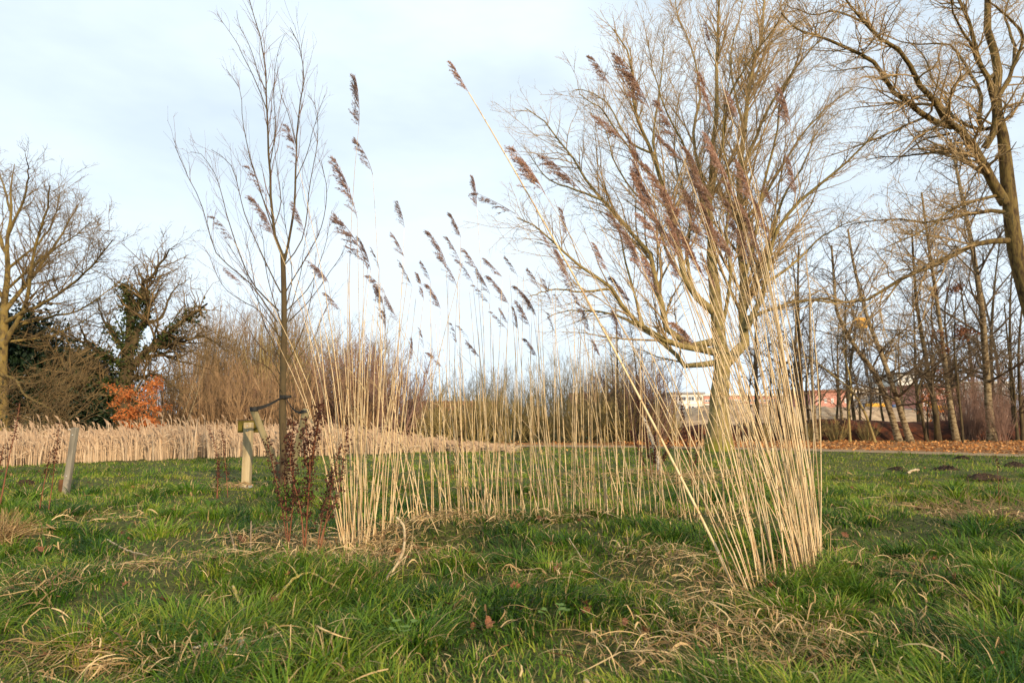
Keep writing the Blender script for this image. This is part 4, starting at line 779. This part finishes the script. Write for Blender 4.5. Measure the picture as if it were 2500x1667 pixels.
PLR = [(1273, 380, 1331, 475), (1345, 396, 1426, 475), (1374, 523, 1383, 576), (1326, 576, 1345, 609), (1452, 150, 1484, 205), (1530, 165, 1585, 265), (1715, 205, 1740, 290), (1725, 70, 1738, 118), (1785, 240, 1803, 300), (1910, 235, 1930, 310), (1610, 270, 1652, 335), (1470, 295, 1530, 350), (1620, 345, 1668, 392),
       (1735, 345, 1765, 425), (1932, 408, 1942, 480), (1590, 420, 1640, 510), (1700, 430, 1750, 500), (1755, 385, 1785, 460), (1790, 470, 1830, 540), (1858, 515, 1880, 590), (1872, 465, 1890, 505), (1630, 480, 1680, 555), (1725, 520, 1755, 600), (1780, 520, 1810, 600), (1570, 540, 1625, 600), (1540, 590, 1570, 660), (1640, 630, 1665, 690), (1505, 690, 1545, 745), (1655, 800, 1700, 845),
       (1455, 610, 1485, 665), (1370, 630, 1388, 690), (1560, 440, 1612, 520), (1745, 560, 1790, 640), (1815, 420, 1842, 500), (1690, 380, 1712, 450), (1500, 540, 1550, 610), (1840, 560, 1858, 640), (1660, 560, 1700, 640), (1580, 650, 1610, 720), (1720, 640, 1750, 710)]
for i in range(14):
    x_, y_ = 1560 + 330 * rg.random(), 370 + 320 * rg.random(); PLR.append((x_ - rg.uniform(18, 45), y_ - rg.uniform(60, 90), x_, y_))
for q in PLL:
    b = left_base(q[4]); Yt = b[1] + rg.normal() * .15; lab = q[5] if len(q) > 5 else lab_of('L', 1, q[2], q[3])
    foot = at(q[2], q[3], Yt); tip = at(q[0], q[1], Yt + rg.normal() * .06); reed(lab, b, foot, .0050, GL, tip, bow=(np.clip((870 - q[2]) / 300 * .07, 0, .075), 0, 0) if q[2] < 850 else None, leaf=rg.random() < .3)
for q in PLB:
    b = back_base(q[2] + 25 + rg.normal() * 28 if q[2] > 1100 else max(985, q[2] + rg.normal() * 30)); Yt = b[1] + rg.normal() * .2; lab = q[4] if len(q) > 4 else lab_of('B', 1, q[2], q[3])
    reed(lab, b, at(q[2], q[3], Yt), .0056, GB, at(q[0], q[1], Yt + rg.normal() * .06), leaf=rg.random() < .3)
for q in PLR:
    s_ = np.clip((q[2] - 1330) / 640 * .8 + rg.normal() * .08, 0, 1); b = right_base(s_) if q[2] > 1400 or rg.random() < .5 else g3(1560 + rg.random() * 160, 1282)
    Yt = b[1] + .2 + rg.normal() * .25; foot = at(q[2], q[3], Yt); reed(lab_of('R', 1, q[2], q[3]), b, foot, .0056, GR, at(q[0], q[1], Yt + rg.normal() * .06), bow=(.02 + .01 * rg.random(), 0, 0))
# a few reeds that stand out
b = g3(1800, 1444); reed('long reed slanting far left across the others, nearly bare tip against the sky', b, at(1144, 226, b[1] + .1), .0115, GR, at(1106, 169, b[1] + .1), bow=(.012, 0, 0), K=14)
b = g3(1560, 1282); reed('arching reed whose plume droops level to the left at picture centre', b, at(1259, 523, b[1]), .0055, GB, at(1171, 478, b[1]), bow=(.05, 0, 0), K=14)
b = g3(1200, 1290); reed('thin reed leaning left across the left half of the back row', b, at(939, 715, b[1]), .005, GB, at(903, 680, b[1]), K=12)
b = g3(1465, 1268); reed('plumeless reed slanting steeply left through the back row', b, at(1120, 860, b[1]), .0058, GB, K=12)
b = g3(968, 1300); reed('plumeless reed leaning right across the left end of the back row', b, at(1130, 640, b[1]), .0058, GB, K=12)
for i in range(26):
    s_ = rg.random() ** 1.2; b = left_base(s_); tx = np.interp(s_, [0, .5, 1], [800, 885, 980]) + rg.normal() * 35; ty = rg.uniform(620, 980); reed(lab_of('L', 0, tx, ty), b, at(tx, ty, b[1] + rg.normal() * .15), .0054 + .001 * rg.random(), GL, leaf=rg.random() < .1)
for i in range(104):
    x0 = 985 + (1850 - 985) * (i + rg.random()) / 104; b = back_base(x0); tx = x0 - rg.gamma(2, 14) + rg.normal() * 20; ty = rg.uniform(640, 1000) if rg.random() < .8 else rg.uniform(980, 1130); reed(lab_of('B', 0, x0, ty), b, at(tx, ty, b[1] + rg.normal() * .2), .0056 + .0014 * rg.random(), GB, leaf=rg.random() < .3)
for i in range(26):
    s_ = .12 + .88 * rg.random() ** .7; b = right_base(s_); f_ = np.interp(b[0] / b[1], [.30, .41, .47], [-120, -95, -88]); px0 = 1250 + F * b[0] / b[1]
    ty = rg.uniform(430, 900); lean = (1380 - ty) / 660 * (f_ + rg.normal() * 22); reed(lab_of('R', 0, px0 + lean, ty), b, at(px0 + lean * 1.05, ty, b[1] + rg.normal() * .2), .0052 + .0016 * rg.random(), GR, bow=(.018 * rg.random(), 0, 0))
# broken stalks and sheaths littering the feet of the clumps
n = 620; K = 4; bs = [left_base(rg.random()) if u < .25 else right_base(rg.random()) if u < .6 else back_base(rg.uniform(985, 1850)) for u in rg.random(n)]; P = np.empty((n, K, 3)); P[:, 0] = np.array(bs) + rg.normal(size=(n, 3)) * np.array((.07, .07, 0)); ln = .05 + .22 * rg.random(n) ** 2
d = nrm(rg.normal(size=(n, 3)) * np.array((1, 1, .45)) + np.array((-.1, 0, .55)))
for k in range(1, K): P[:, k] = P[:, k - 1] + d * (ln / (K - 1))[:, None]; d = nrm(d + rg.normal(size=(n, 3)) * .12)
V, Q = tube(P, np.repeat(np.linspace(.0038, .0022, K)[None], n, 0), 5); tag(obj('reed_debris', mesh('reed_debris', V, Q, None, mt['straw'], np.repeat(rg.random(n), K * 5))), 'broken stalks and sheaths at the feet of the reeds', kind='stuff')
# bent stalk at the foot of the right clump
b = g3(2027, 1362); p = np.stack([b, at(2028, 1297, b[1]), at(1990, 1255, b[1] - .02)]); t_ = thing('bent_stalk', 'thin kinked dry stalk at the right foot of the right reed clump', 'stalk', b)
V, Q = tube(p[None], np.array([[.0035, .003, .002]]), 5); obj('stem', mesh('stem', V - b, Q, None, mt['reed_leaf']), t_)

# ------------------------------------------------------------------ dock plants
def dock(label, stems, base_px, seed, r=.0055, dens=.95, smat='dock', name='dock_plant', size=.017):
    rg = np.random.default_rng(seed); b = g3(*base_px); root = thing(name, label, 'plant', b, None)
    for pts, s0 in stems:
        n = len(pts); dz = rg.normal() * .12; p = smooth_path([at(x, y, b[1] + dz * i / (n - 1)) for i, (x, y) in enumerate(pts)], 12)
        p[0] = [p[0][0], p[0][1], float(gz(p[0][0], p[0][1])) - .02] if s0 < 2 else p[0]; s0 = s0 % 2
        V, Q = tube(p[None], np.linspace(r, r * .35, 12)[None], 6); st = obj('stem', mesh('stem', V - b, Q, None, mt['dockstem']), root)
        Lr = np.linalg.norm(np.diff(p, axis=0), axis=1).sum() * (1 - s0); nw = max(6, int(Lr / .022)); C = []
        for w_ in np.linspace(s0, 1, nw) + rg.normal(size=nw) * .008:
            u = np.clip(w_, 0, .999) * 11; k = int(u); c = p[k] * (1 - u + k) + p[k + 1] * (u - k); m = int(rg.poisson(13 * dens * (1.15 - .5 * w_))); C.append(c + rg.normal(size=(m, 3)) * np.array((.02, .02, .008)) * (1.4 - .7 * w_))
        C = np.concatenate(C); V, T = leaf_cards(C - b, size, rg, aspect=.9); obj('seed_head', mesh('seed_head', V, None, T, mt[smat], smooth=False), st)['kind'] = 'stuff'
    return root
dock('twin-stemmed rust-red dock plant in front of the staked young tree', [([(707, 1374), (690, 1250), (668, 1145), (651, 1068)], .45), ([(708, 1375), (697, 1216), (696, 1120), (712, 1023)], .3), ([(702, 1360), (717, 1198), (712, 1100), (700, 1060)], .35)], (706, 1373), 1)
dock('densest rust-red dock plant left of the left reed clump', [([(742, 1385), (753, 1216), (760, 1128), (772, 1050), (784, 985)], .3), ([(742, 1385), (750, 1250), (757, 1130), (750, 1070), (744, 1020)], .45), ([(745, 1385), (735, 1250), (720, 1190), (708, 1120), (718, 1030)], .4), ([(760, 1140), (768, 1080), (780, 1020), (778, 990)], 2.2), ([(757, 1160), (745, 1120), (738, 1050)], 2.2)], (742, 1385), 2, .007, 1.0)
dock('rust-red dock plant leaning right against the left reed clump', [([(770, 1392), (790, 1290), (823, 1216), (837, 1128), (851, 1042)], .4), ([(772, 1392), (800, 1250), (815, 1150), (832, 1085)], .4), ([(768, 1392), (785, 1270), (800, 1190), (806, 1150)], .45)], (770, 1392), 3)
dock('dark dock plant with two stems near the sign post', [([(528, 1232), (532, 1160), (528, 1100), (510, 1040)], .3), ([(533, 1232), (531, 1180), (536, 1120)], .3), ([(557, 1226), (552, 1150), (545, 1080), (540, 1050)], .35)], (530, 1230), 4, .006, .8)
dock('reddish dock plant beside the leaning grey post', [([(115, 1268), (128, 1180), (138, 1093), (145, 1034)], .5), ([(96, 1242), (110, 1170), (124, 1100)], .55)], (112, 1264), 5, .006, .8)
dock('tall red dock stem cut by the left picture edge', [([(-6, 1262), (10, 1180), (25, 1103), (38, 1050), (48, 985)], .6), ([(-30, 1262), (-6, 1160), (10, 1085)], .6)], (-8, 1262), 6, .009, .7)
dock('dark purple dock plant standing among the back reeds', [([(1590, 1168), (1585, 1100), (1570, 1030), (1555, 965)], .25), ([(1592, 1168), (1600, 1090), (1608, 1010)], .25), ([(1580, 1168), (1560, 1100), (1540, 1050)], .3), ([(1600, 1166), (1625, 1110), (1640, 1060)], .4)], (1590, 1168), 7, .009, 1.4, size=.026)
dock('thin dark dock plant behind the left part of the back row', [([(1108, 1172), (1112, 1120), (1122, 1080), (1128, 1035)], .4), ([(1104, 1172), (1098, 1140), (1092, 1120)], .4)], (1106, 1172), 8, .006, .8)
dock('slender dock stalk behind the spreading right clump', [([(1690, 1185), (1680, 1100), (1668, 1030), (1660, 965)], .35), ([(1694, 1185), (1700, 1110), (1712, 1050)], .4)], (1691, 1185), 9, .007, 1.0, size=.022)
dock('thin dry stalk rising from the brush pile at the right', [([(2440, 1262), (2438, 1190), (2432, 1110)], .85)], (2440, 1262), 10, .004, .4)

# ------------------------------------------------------------------ posts, stakes, sign
def round_post(name, label, cat, p0, p1, r, mat, parent=None, seed=1, S=12, capm=None):
    p0 = np.asarray(p0, float); p1 = np.asarray(p1, float); K = 8; t = np.linspace(0, 1, K)[:, None]; P = p0 * (1 - t) + p1 * t; rr = np.full(K, r) * (1 + .05 * (vn(np.arange(K) * 1.0, np.zeros(K), seed) - .5))
    V, Q = tube(P[None], rr[None], S); n = len(V); V = np.vstack([V, P[-1] + (P[-1] - P[0]) * .004, P[0]]); T = [((K - 1) * S + j, (K - 1) * S + (j + 1) % S, n) for j in range(S)]
    root = thing(name, label, cat, p0); obj('shaft', mesh('shaft', V - p0, Q, T, mat), root); return root
yb = YY; sp = g3(694, 1200)
stl = round_post('tree_stake', 'left leaning round stake tied to the young tree', 'stake', sp + (-.02, .12, -.05), at(617, 996, yb - .05), .046, mt['stake'])
str_ = round_post('tree_stake', 'right leaning round stake tied to the young tree', 'stake', sp + (.06, -.12, -.05), at(748, 1000, yb - .18), .048, mt['stake'], seed=4)
def strap(label, a, b_, sag, wd):
    K = 9; t = np.linspace(0, 1, K)[:, None]; P = a * (1 - t) + b_ * t; P[:, 2] -= (sag * 4 * t * (1 - t))[:, 0]; wv = np.array((0, 0, 1.0)) * np.linspace(wd, wd * .45, K)[:, None]; th = np.array((0, -.004, 0))
    V = np.concatenate([P - wv + th, P + wv + th, P + wv - th, P - wv - th]); j = np.arange(K - 1); Q = np.concatenate([np.stack([j + q * K, j + 1 + q * K, j + 1 + (q + 1) % 4 * K, j + (q + 1) % 4 * K], 1) for q in range(4)])
    root = thing('tree_strap', label, 'strap', a); obj('band', mesh('band', V - a, Q, None, mt['rubber'], smooth=False), root)
    ring = np.arange(17) / 16 * 6.2832
    for c, r_, w_ in ((a, .055, wd), (b_, .062, wd * .8)):
        Vr = np.concatenate([np.stack([c[0] + r_ * np.cos(ring), c[1] + (.06 if c is b_ else 0) + r_ * np.sin(ring), c[2] + z + 0 * ring], 1) for z in (-w_, w_)]); jj = np.arange(16); obj('loop', mesh('loop', Vr - a, np.stack([jj, jj + 1, jj + 18, jj + 17], 1), None, mt['rubber']), root)
strap('black rubber strap from the left stake to the young tree', at(620, 998, yb - .05), at(690, 968, yb - .08), .03, .028)
strap('black rubber strap from the right stake to the young tree', at(744, 1004, yb - .18), at(697, 968, yb - .08), .09, .018)

sb = g3(601, 1188); Ys = sb[1]; zt = at(601, 1031, Ys)[2]
s_ = thing('sign_post', 'timber post carrying a mossy board seen from behind', 'sign', sb)
hw = .058; solid('post', [(-hw, hw, -hw, hw, -.05, zt - sb[2])], mt['post'], s_, bev=.008)
solid('collar', [(-hw - .008, hw + .008, -hw - .008, hw + .008, .0, .035)], mt['metal'], s_, bev=.004)
zb0, zb1 = at(601, 1056, Ys)[2] - sb[2], at(601, 1027, Ys)[2] - sb[2]
bd = solid('board', [(-.19, .195, hw + .004, hw + .03, zb0, zb1)], mt['mossboard'], s_, bev=.004); solid('top_rail', [(-.2, .205, hw - .006, hw + .05, zb1 + .002, zb1 + .014)], mt['darkbark'], bd)
bolt = Acc().add(*tube(np.array([[(0, 0, 0), (0, -.006, 0), (0, -.007, 0)]]), np.array([[.008, .008, .0005]]), 8)).mesh('bolt', mt['metal'])
for bx_, bz in ((0, zt - sb[2] - .05), (.01, zt - sb[2] - .12)): obj('bolt', bolt, s_, (bx_, -hw, bz))

pb = g3(160, 1206); top = at(184, 1044, pb[1]); lp = thing('leaning_post', 'square post in shade-toned grey leaning right on the left lawn', 'post', pb)
o = solid('post', [(-.036, .036, -.036, .036, -.05, float(np.linalg.norm(top - pb)))], mt['greypost'], lp, bev=.006); ang = math.atan2(top[0] - pb[0], top[2] - pb[2]); o.rotation_euler = (0, ang, 0)
hk = smooth_path([(0, -.02, .86), (-.05, -.03, .87), (-.075, -.03, .865)], 6); V, Q = tube(hk[None], np.full((1, 6), .005), 6); q = obj('hook', mesh('hook', V, Q, None, mt['metal']), o)
q = obj('bolt', bolt, o, (0.0, -.036, .80)); obj('bolt', bolt, o, (0.0, -.036, .25))
sb2 = g3(148, 1205); round_post('short_stake', 'short dark brown stake beside the leaning grey post', 'stake', sb2 - (0, 0, .04), sb2 + (.005, 0, .21), .036, mt['brownstake'], seed=9)

# ------------------------------------------------------------------ fallen sticks, leaves, molehills, herb
def stick(label, pts, r0, r1, mat, lift=.03, forks=(), name='fallen_branch'):
    P = [np.r_[gp(x, y), 0] for x, y, z in pts]
    for p, (x, y, z) in zip(P, pts): p[2] = float(gz(p[0], p[1])) + z
    p = smooth_path(P, 18); p[1:] += np.random.default_rng(len(label)).normal(size=(17, 3)) * r0 * .35; root = thing(name, label, 'branch', p[0])
    V, Q = tube(p[None], np.linspace(r0, r1, 18)[None] * (1 + .25 * np.random.default_rng(3).random(18))[None], 8); obj('wood', mesh('wood', V - p[0], Q, None, mat), root)
    for i, d, l in forks:
        q = smooth_path([p[i], p[i] + np.array(d) * l * .5 + (0, 0, .01), p[i] + np.array(d) * l], 6); V, Q = tube(q[None], np.linspace(r0 * .7, r1 * .5, 6)[None], 6); obj('side_twig', mesh('side_twig', V - p[0], Q, None, mat), root)
# curved pale branch standing half up in front of the left clump
Yc = float(gp(950, 1440)[1]); P = smooth_path([at(820, 1490, Yc - .1), at(905, 1468, Yc - .05), at(953, 1419, Yc), at(981, 1374, Yc + .05), at(988, 1330, Yc + .1), at(984, 1300, Yc + .1), at(967, 1282, Yc + .12)], 22); P[:, 2] += .05; P[0, 2] = float(gz(*P[0, :2])) + .06
rt = thing('fallen_branch', 'curved pale lichen branch rising from the grass before the left reed clump', 'branch', P[0]); V, Q = tube(P[None], (np.linspace(.012, .006, 22) * (1 + .3 * np.random.default_rng(8).random(22)))[None], 8); obj('wood', mesh('wood', V - P[0], Q, None, mt['stick']), rt)
for i, dv in ((9, (.09, 0, .06)), (12, (.06, .02, .05)), (4, (-.05, .03, .06))): q = smooth_path([P[i], P[i] + np.array(dv) * .6, P[i] + dv], 5); V, Q = tube(q[None], np.linspace(.006, .002, 5)[None], 6); obj('side_twig', mesh('side_twig', V - P[0], Q, None, mt['stick']), rt)
stick('yellow lichen-covered branch lying in the grass left of the curved branch', [(667, 1490, .03), (710, 1474, .06), (757, 1465, .06), (808, 1474, .05), (850, 1480, .03)], .008, .005, mt['lichen'], forks=((6, (-.6, .4, .5), .12),))
stick('straight pale dry stalk lying on the left lawn', [(262, 1326, .05), (310, 1352, .06), (360, 1380, .05)], .007, .004, mt['reed'] if False else mt['stick'])
stick('short stub with yellow lichen end in the dark tuft', [(566, 1490, .12), (585, 1502, .08), (600, 1512, .04)], .007, .007, mt['lichen'])
stick('pale stub twig standing left of the dock plants', [(555, 1315, .13), (566, 1345, .08), (580, 1378, .02)], .005, .007, mt['shrub'])
stick('second stub twig left of the dock plants', [(612, 1310, .13), (611, 1340, .08), (612, 1378, .02)], .005, .007, mt['shrub_r'])
stick('pale dry stem lying across the bottom grass left of centre', [(472, 1612, .08), (530, 1628, .09), (580, 1655, .06)], .005, .003, mt['straw'] if False else mt['stick'])
stick('greyish thick stick half hidden at the bottom left of centre', [(592, 1580, .03), (590, 1600, .06), (586, 1620, .03)], .016, .015, mt['stick'])
stick('pale stick lying before the molehills on the right lawn', [(2215, 1158, .06), (2230, 1155, .07), (2243, 1153, .06)], .022, .016, mt['stick'])
stick('long thin twig across the grass right of the bottom centre', [(1390, 1366, .08), (1440, 1400, .07), (1500, 1450, .05)], .004, .002, mt['stick'])
# leaning white-barked log behind the reeds
pA = g3(1612, 1160); pB_ = at(1568, 1015, pA[1]); t_ = thing('birch_log', 'white-barked broken stem leaning among the back dock plants', 'log', pA); V, Q = tube(smooth_path([pA, (pA + pB_) / 2 + (.05, 0, 0), pB_], 9)[None], np.linspace(.045, .03, 9)[None], 9); obj('wood', mesh('wood', V - pA, Q, None, mt['whitebark']), t_)

def leaf_mesh(seed):
    rg = np.random.default_rng(seed); nu = 9; u = np.linspace(0, 1, nu); wdt = .5 * np.sin(np.pi * np.clip(u, .02, .98)) ** .8 * (1 + .35 * np.cos(u * 20 + seed)); c1_, c2_ = rg.uniform(.1, .5), rg.uniform(-.4, .6); V = []
    for a_, w_ in zip(u, wdt):
        for s_ in (-1, -.5, 0, .5, 1): V.append((s_ * w_ * .62, a_ - .5, c1_ * (s_ * w_) ** 2 * 2 + c2_ * (a_ - .5) ** 2 + rg.normal() * .015))
    i = (np.arange(nu - 1)[:, None] * 5 + np.arange(4)[None]).ravel(); return mesh('fallen_leaf', np.array(V), np.stack([i, i + 1, i + 6, i + 5], 1), None, mt['leaf'])
LMs = [leaf_mesh(300 + i) for i in range(5)]
rg = np.random.default_rng(77)
LV = [(1360, 1418, 1.4, 'long curled orange leaf on the dark tuft at bottom centre'), (1842, 1355, 1.3, 'red-brown leaf lying inside the right reed clump'), (1430, 1528, 1.2, 'dark brown rolled leaf right of the bottom centre tuft'), (400, 1498, 1.1, 'pinkish brown leaf on the bottom left grass'), (1037, 1388, 1.1, 'pale pink-brown leaf right of the curved branch'),
      (2110, 1600, 1.5, 'large pale brown leaf at the bottom right'), (300, 1550, 1.0, 'grey curled leaf at the bottom left'), (670, 1495, .9, 'greyish leaf at the end of the lichen branch'), (1190, 1590, 1.1, 'tan leaf at the bottom centre'), (20, 1320, 1.4, 'pink-brown leaf by the left edge tuft'), (100, 1345, 1.3, 'orange leaf strip by the left edge'), (590, 1335, 1.3, 'red-brown leaf between the stub twigs')]
for x, y, s_, lab in LV:
    p = g3(x, y); o = obj('fallen_leaf', LMs[int(rg.integers(0, 5))], None, p + (0, 0, .055)); s_ *= .07; o.scale = (s_, s_, s_); o.rotation_euler = (rg.normal() * .4, rg.normal() * .4, rg.random() * 6.28); tag(o, lab, 'leaf')
for i in range(150):
    d = math.exp(rg.uniform(1.05, 2.6)); x = rg.uniform(-.78, .78) * d; s_ = .055 * rg.uniform(.7, 1.4); far = d > 6.0
    o = obj('fallen_leaf', LMs[int(rg.integers(0, 5))], None, (x, d, float(gz(x, d)) + .04 + .02 * rg.random())); o.scale = (s_, s_, s_); o.rotation_euler = (rg.normal() * .5, rg.normal() * .5, rg.random() * 6.28)
    tag(o, 'small brown leaf scattered on the farther lawn' if far else 'small brown leaf scattered on the nearer grass', 'leaf', 'leaves scattered on the farther lawn' if far else 'leaves scattered on the nearer grass')

def molehill(label, px, py, rx, ry, h, seed):
    rg = np.random.default_rng(seed); c = g3(px, py); nr, na = 10, 26; V = [(0, 0, h)]
    for i in range(1, nr + 1):
        for j in range(na):
            a_ = j * 6.2832 / na; q = i / nr; w_ = 1 + .35 * (float(vn(math.cos(a_) * 1.8 + seed, math.sin(a_) * 1.8, seed)) - .5) * 2; V.append((rx * q * w_ * math.cos(a_), ry * q * w_ * math.sin(a_), h * (1 - q * q) * (.7 + .6 * rg.random()) + rg.normal() * .008 - .01 * q))
    T = [(0, 1 + j, 1 + (j + 1) % na) for j in range(na)]; Q = [(1 + i * na + j, 1 + (i + 1) * na + j, 1 + (i + 1) * na + (j + 1) % na, 1 + i * na + (j + 1) % na) for i in range(nr - 1) for j in range(na)]
    tag(obj('molehill', mesh('molehill', V, Q, T, mt['soil'], smooth=False), None, c), label, 'molehill', 'molehills')
molehill('dark molehill nearest the right reed clump', 2190, 1148, .2, .25, .07, 1)
molehill('round dark molehill in the middle of the right lawn', 2314, 1149, .22, .3, .085, 2)
molehill('wide long molehill in front of the others on the right', 2400, 1168, .40, .26, .075, 3)
molehill('molehill at the right picture edge', 2478, 1140, .26, .3, .09, 4)
molehill('small far molehill near the path on the right', 2350, 1120, .14, .3, .07, 5)
molehill('bare soil hole at the bottom right', 1978, 1618, .13, .10, .03, 6)
molehill('dark bare soil scrape right of the reed clump', 2245, 1410, .15, .10, .04, 7)
molehill('low dark earth patch on the far left lawn', 62, 1188, .16, .2, .06, 8)

# brush pile on the right
rg = np.random.default_rng(15); c = g3(2430, 1268); root = thing('brush_pile', 'heap of dry brown weeds on the right lawn', 'brush', c); n = 300; K = 5
P = np.empty((n, K, 3)); P[:, 0] = c + rg.normal(size=(n, 3)) * np.array((.42, .4, .03)) + (0, 0, .05); d = nrm(rg.normal(size=(n, 3)) * np.array((1, .8, .45)) + (-.2, 0, .25))
for k in range(1, K): P[:, k] = P[:, k - 1] + d * .09; d = nrm(d + rg.normal(size=(n, 3)) * .2 - np.array((0, 0, .06)))
V, Q = tube(P, np.repeat(np.linspace(.004, .0015, K)[None], n, 0), 4); o = obj('stalks', mesh('stalks', V - c, Q, None, mt['shrub']), root); o['kind'] = 'stuff'
# greyish tuft at the left edge
c = g3(8, 1335); root = thing('dry_tuft', 'greyish dry grass tuft cut by the left edge', 'tuft', c); n = 260; P = np.empty((n, K, 3)); P[:, 0] = c + rg.normal(size=(n, 3)) * np.array((.05, .06, 0)); d = nrm(rg.normal(size=(n, 3)) * np.array((.55, .45, .2)) + (.1, 0, 1.0))
for k in range(1, K): P[:, k] = P[:, k - 1] + d * .075; d = nrm(d + rg.normal(size=(n, 3)) * .1 - np.array((0, 0, .22)))
V, Q = tube(P, np.repeat(np.linspace(.0025, .0008, K)[None], n, 0), 3); o = obj('blades', mesh('blades', V - c, Q, None, mt['straw'], np.repeat(rg.random(n), K * 3)), root); o['kind'] = 'stuff'

# little buttercup herb
def herb(label, px, py, n, s_, seed):
    rg = np.random.default_rng(seed); c = g3(px, py); root = thing('herb', label, 'plant', c)
    for i in range(n):
        a_ = i * 2.4 + rg.random(); r_ = s_ * (.4 + .8 * rg.random()); e = np.array((math.cos(a_) * r_, math.sin(a_) * r_, .10 + .05 * rg.random())); q = smooth_path([(0, 0, 0), e * (.4, .4, .7), e], 5)
        V, Q = tube(q[None], np.full((1, 5), .0015), 5); st = obj('stalk', mesh('stalk', V, Q, None, mt['herb']), root); W = []; T = []
        for l in range(3):
            b2 = a_ + (l - 1) * 1.25; d = np.array((math.cos(b2), math.sin(b2), .15)); p = np.array((-math.sin(b2), math.cos(b2), 0)); k = len(W); z = s_ * .55
            W += [e, e + d * z * .5 + p * z * .42, e + d * z * .75 + p * z * .22, e + d * z * .98 + p * z * .2, e + d * z * .85, e + d * z * 1.05, e + d * z * .85 - p * z * .05, e + d * z * .98 - p * z * .25, e + d * z * .72 - p * z * .25, e + d * z * .5 - p * z * .42]; T += [(k, k + j, k + j + 1) for j in range(1, 9)]
        obj('leaf', mesh('leaf', np.array(W), None, T, mt['herb']), st)
herb('pale green lobed buttercup leaves at the bottom centre', 1352, 1575, 6, .055, 1)
herb('smaller green herb leaves at the bottom left of centre', 985, 1640, 5, .05, 2)
print('tris', sum(sum(len(p.vertices) - 2 for p in m.polygons) if len(m.polygons) < 0 else len(m.loops) - 2 * len(m.polygons) for m in bpy.data.meshes), 'objs', len(bpy.data.objects))
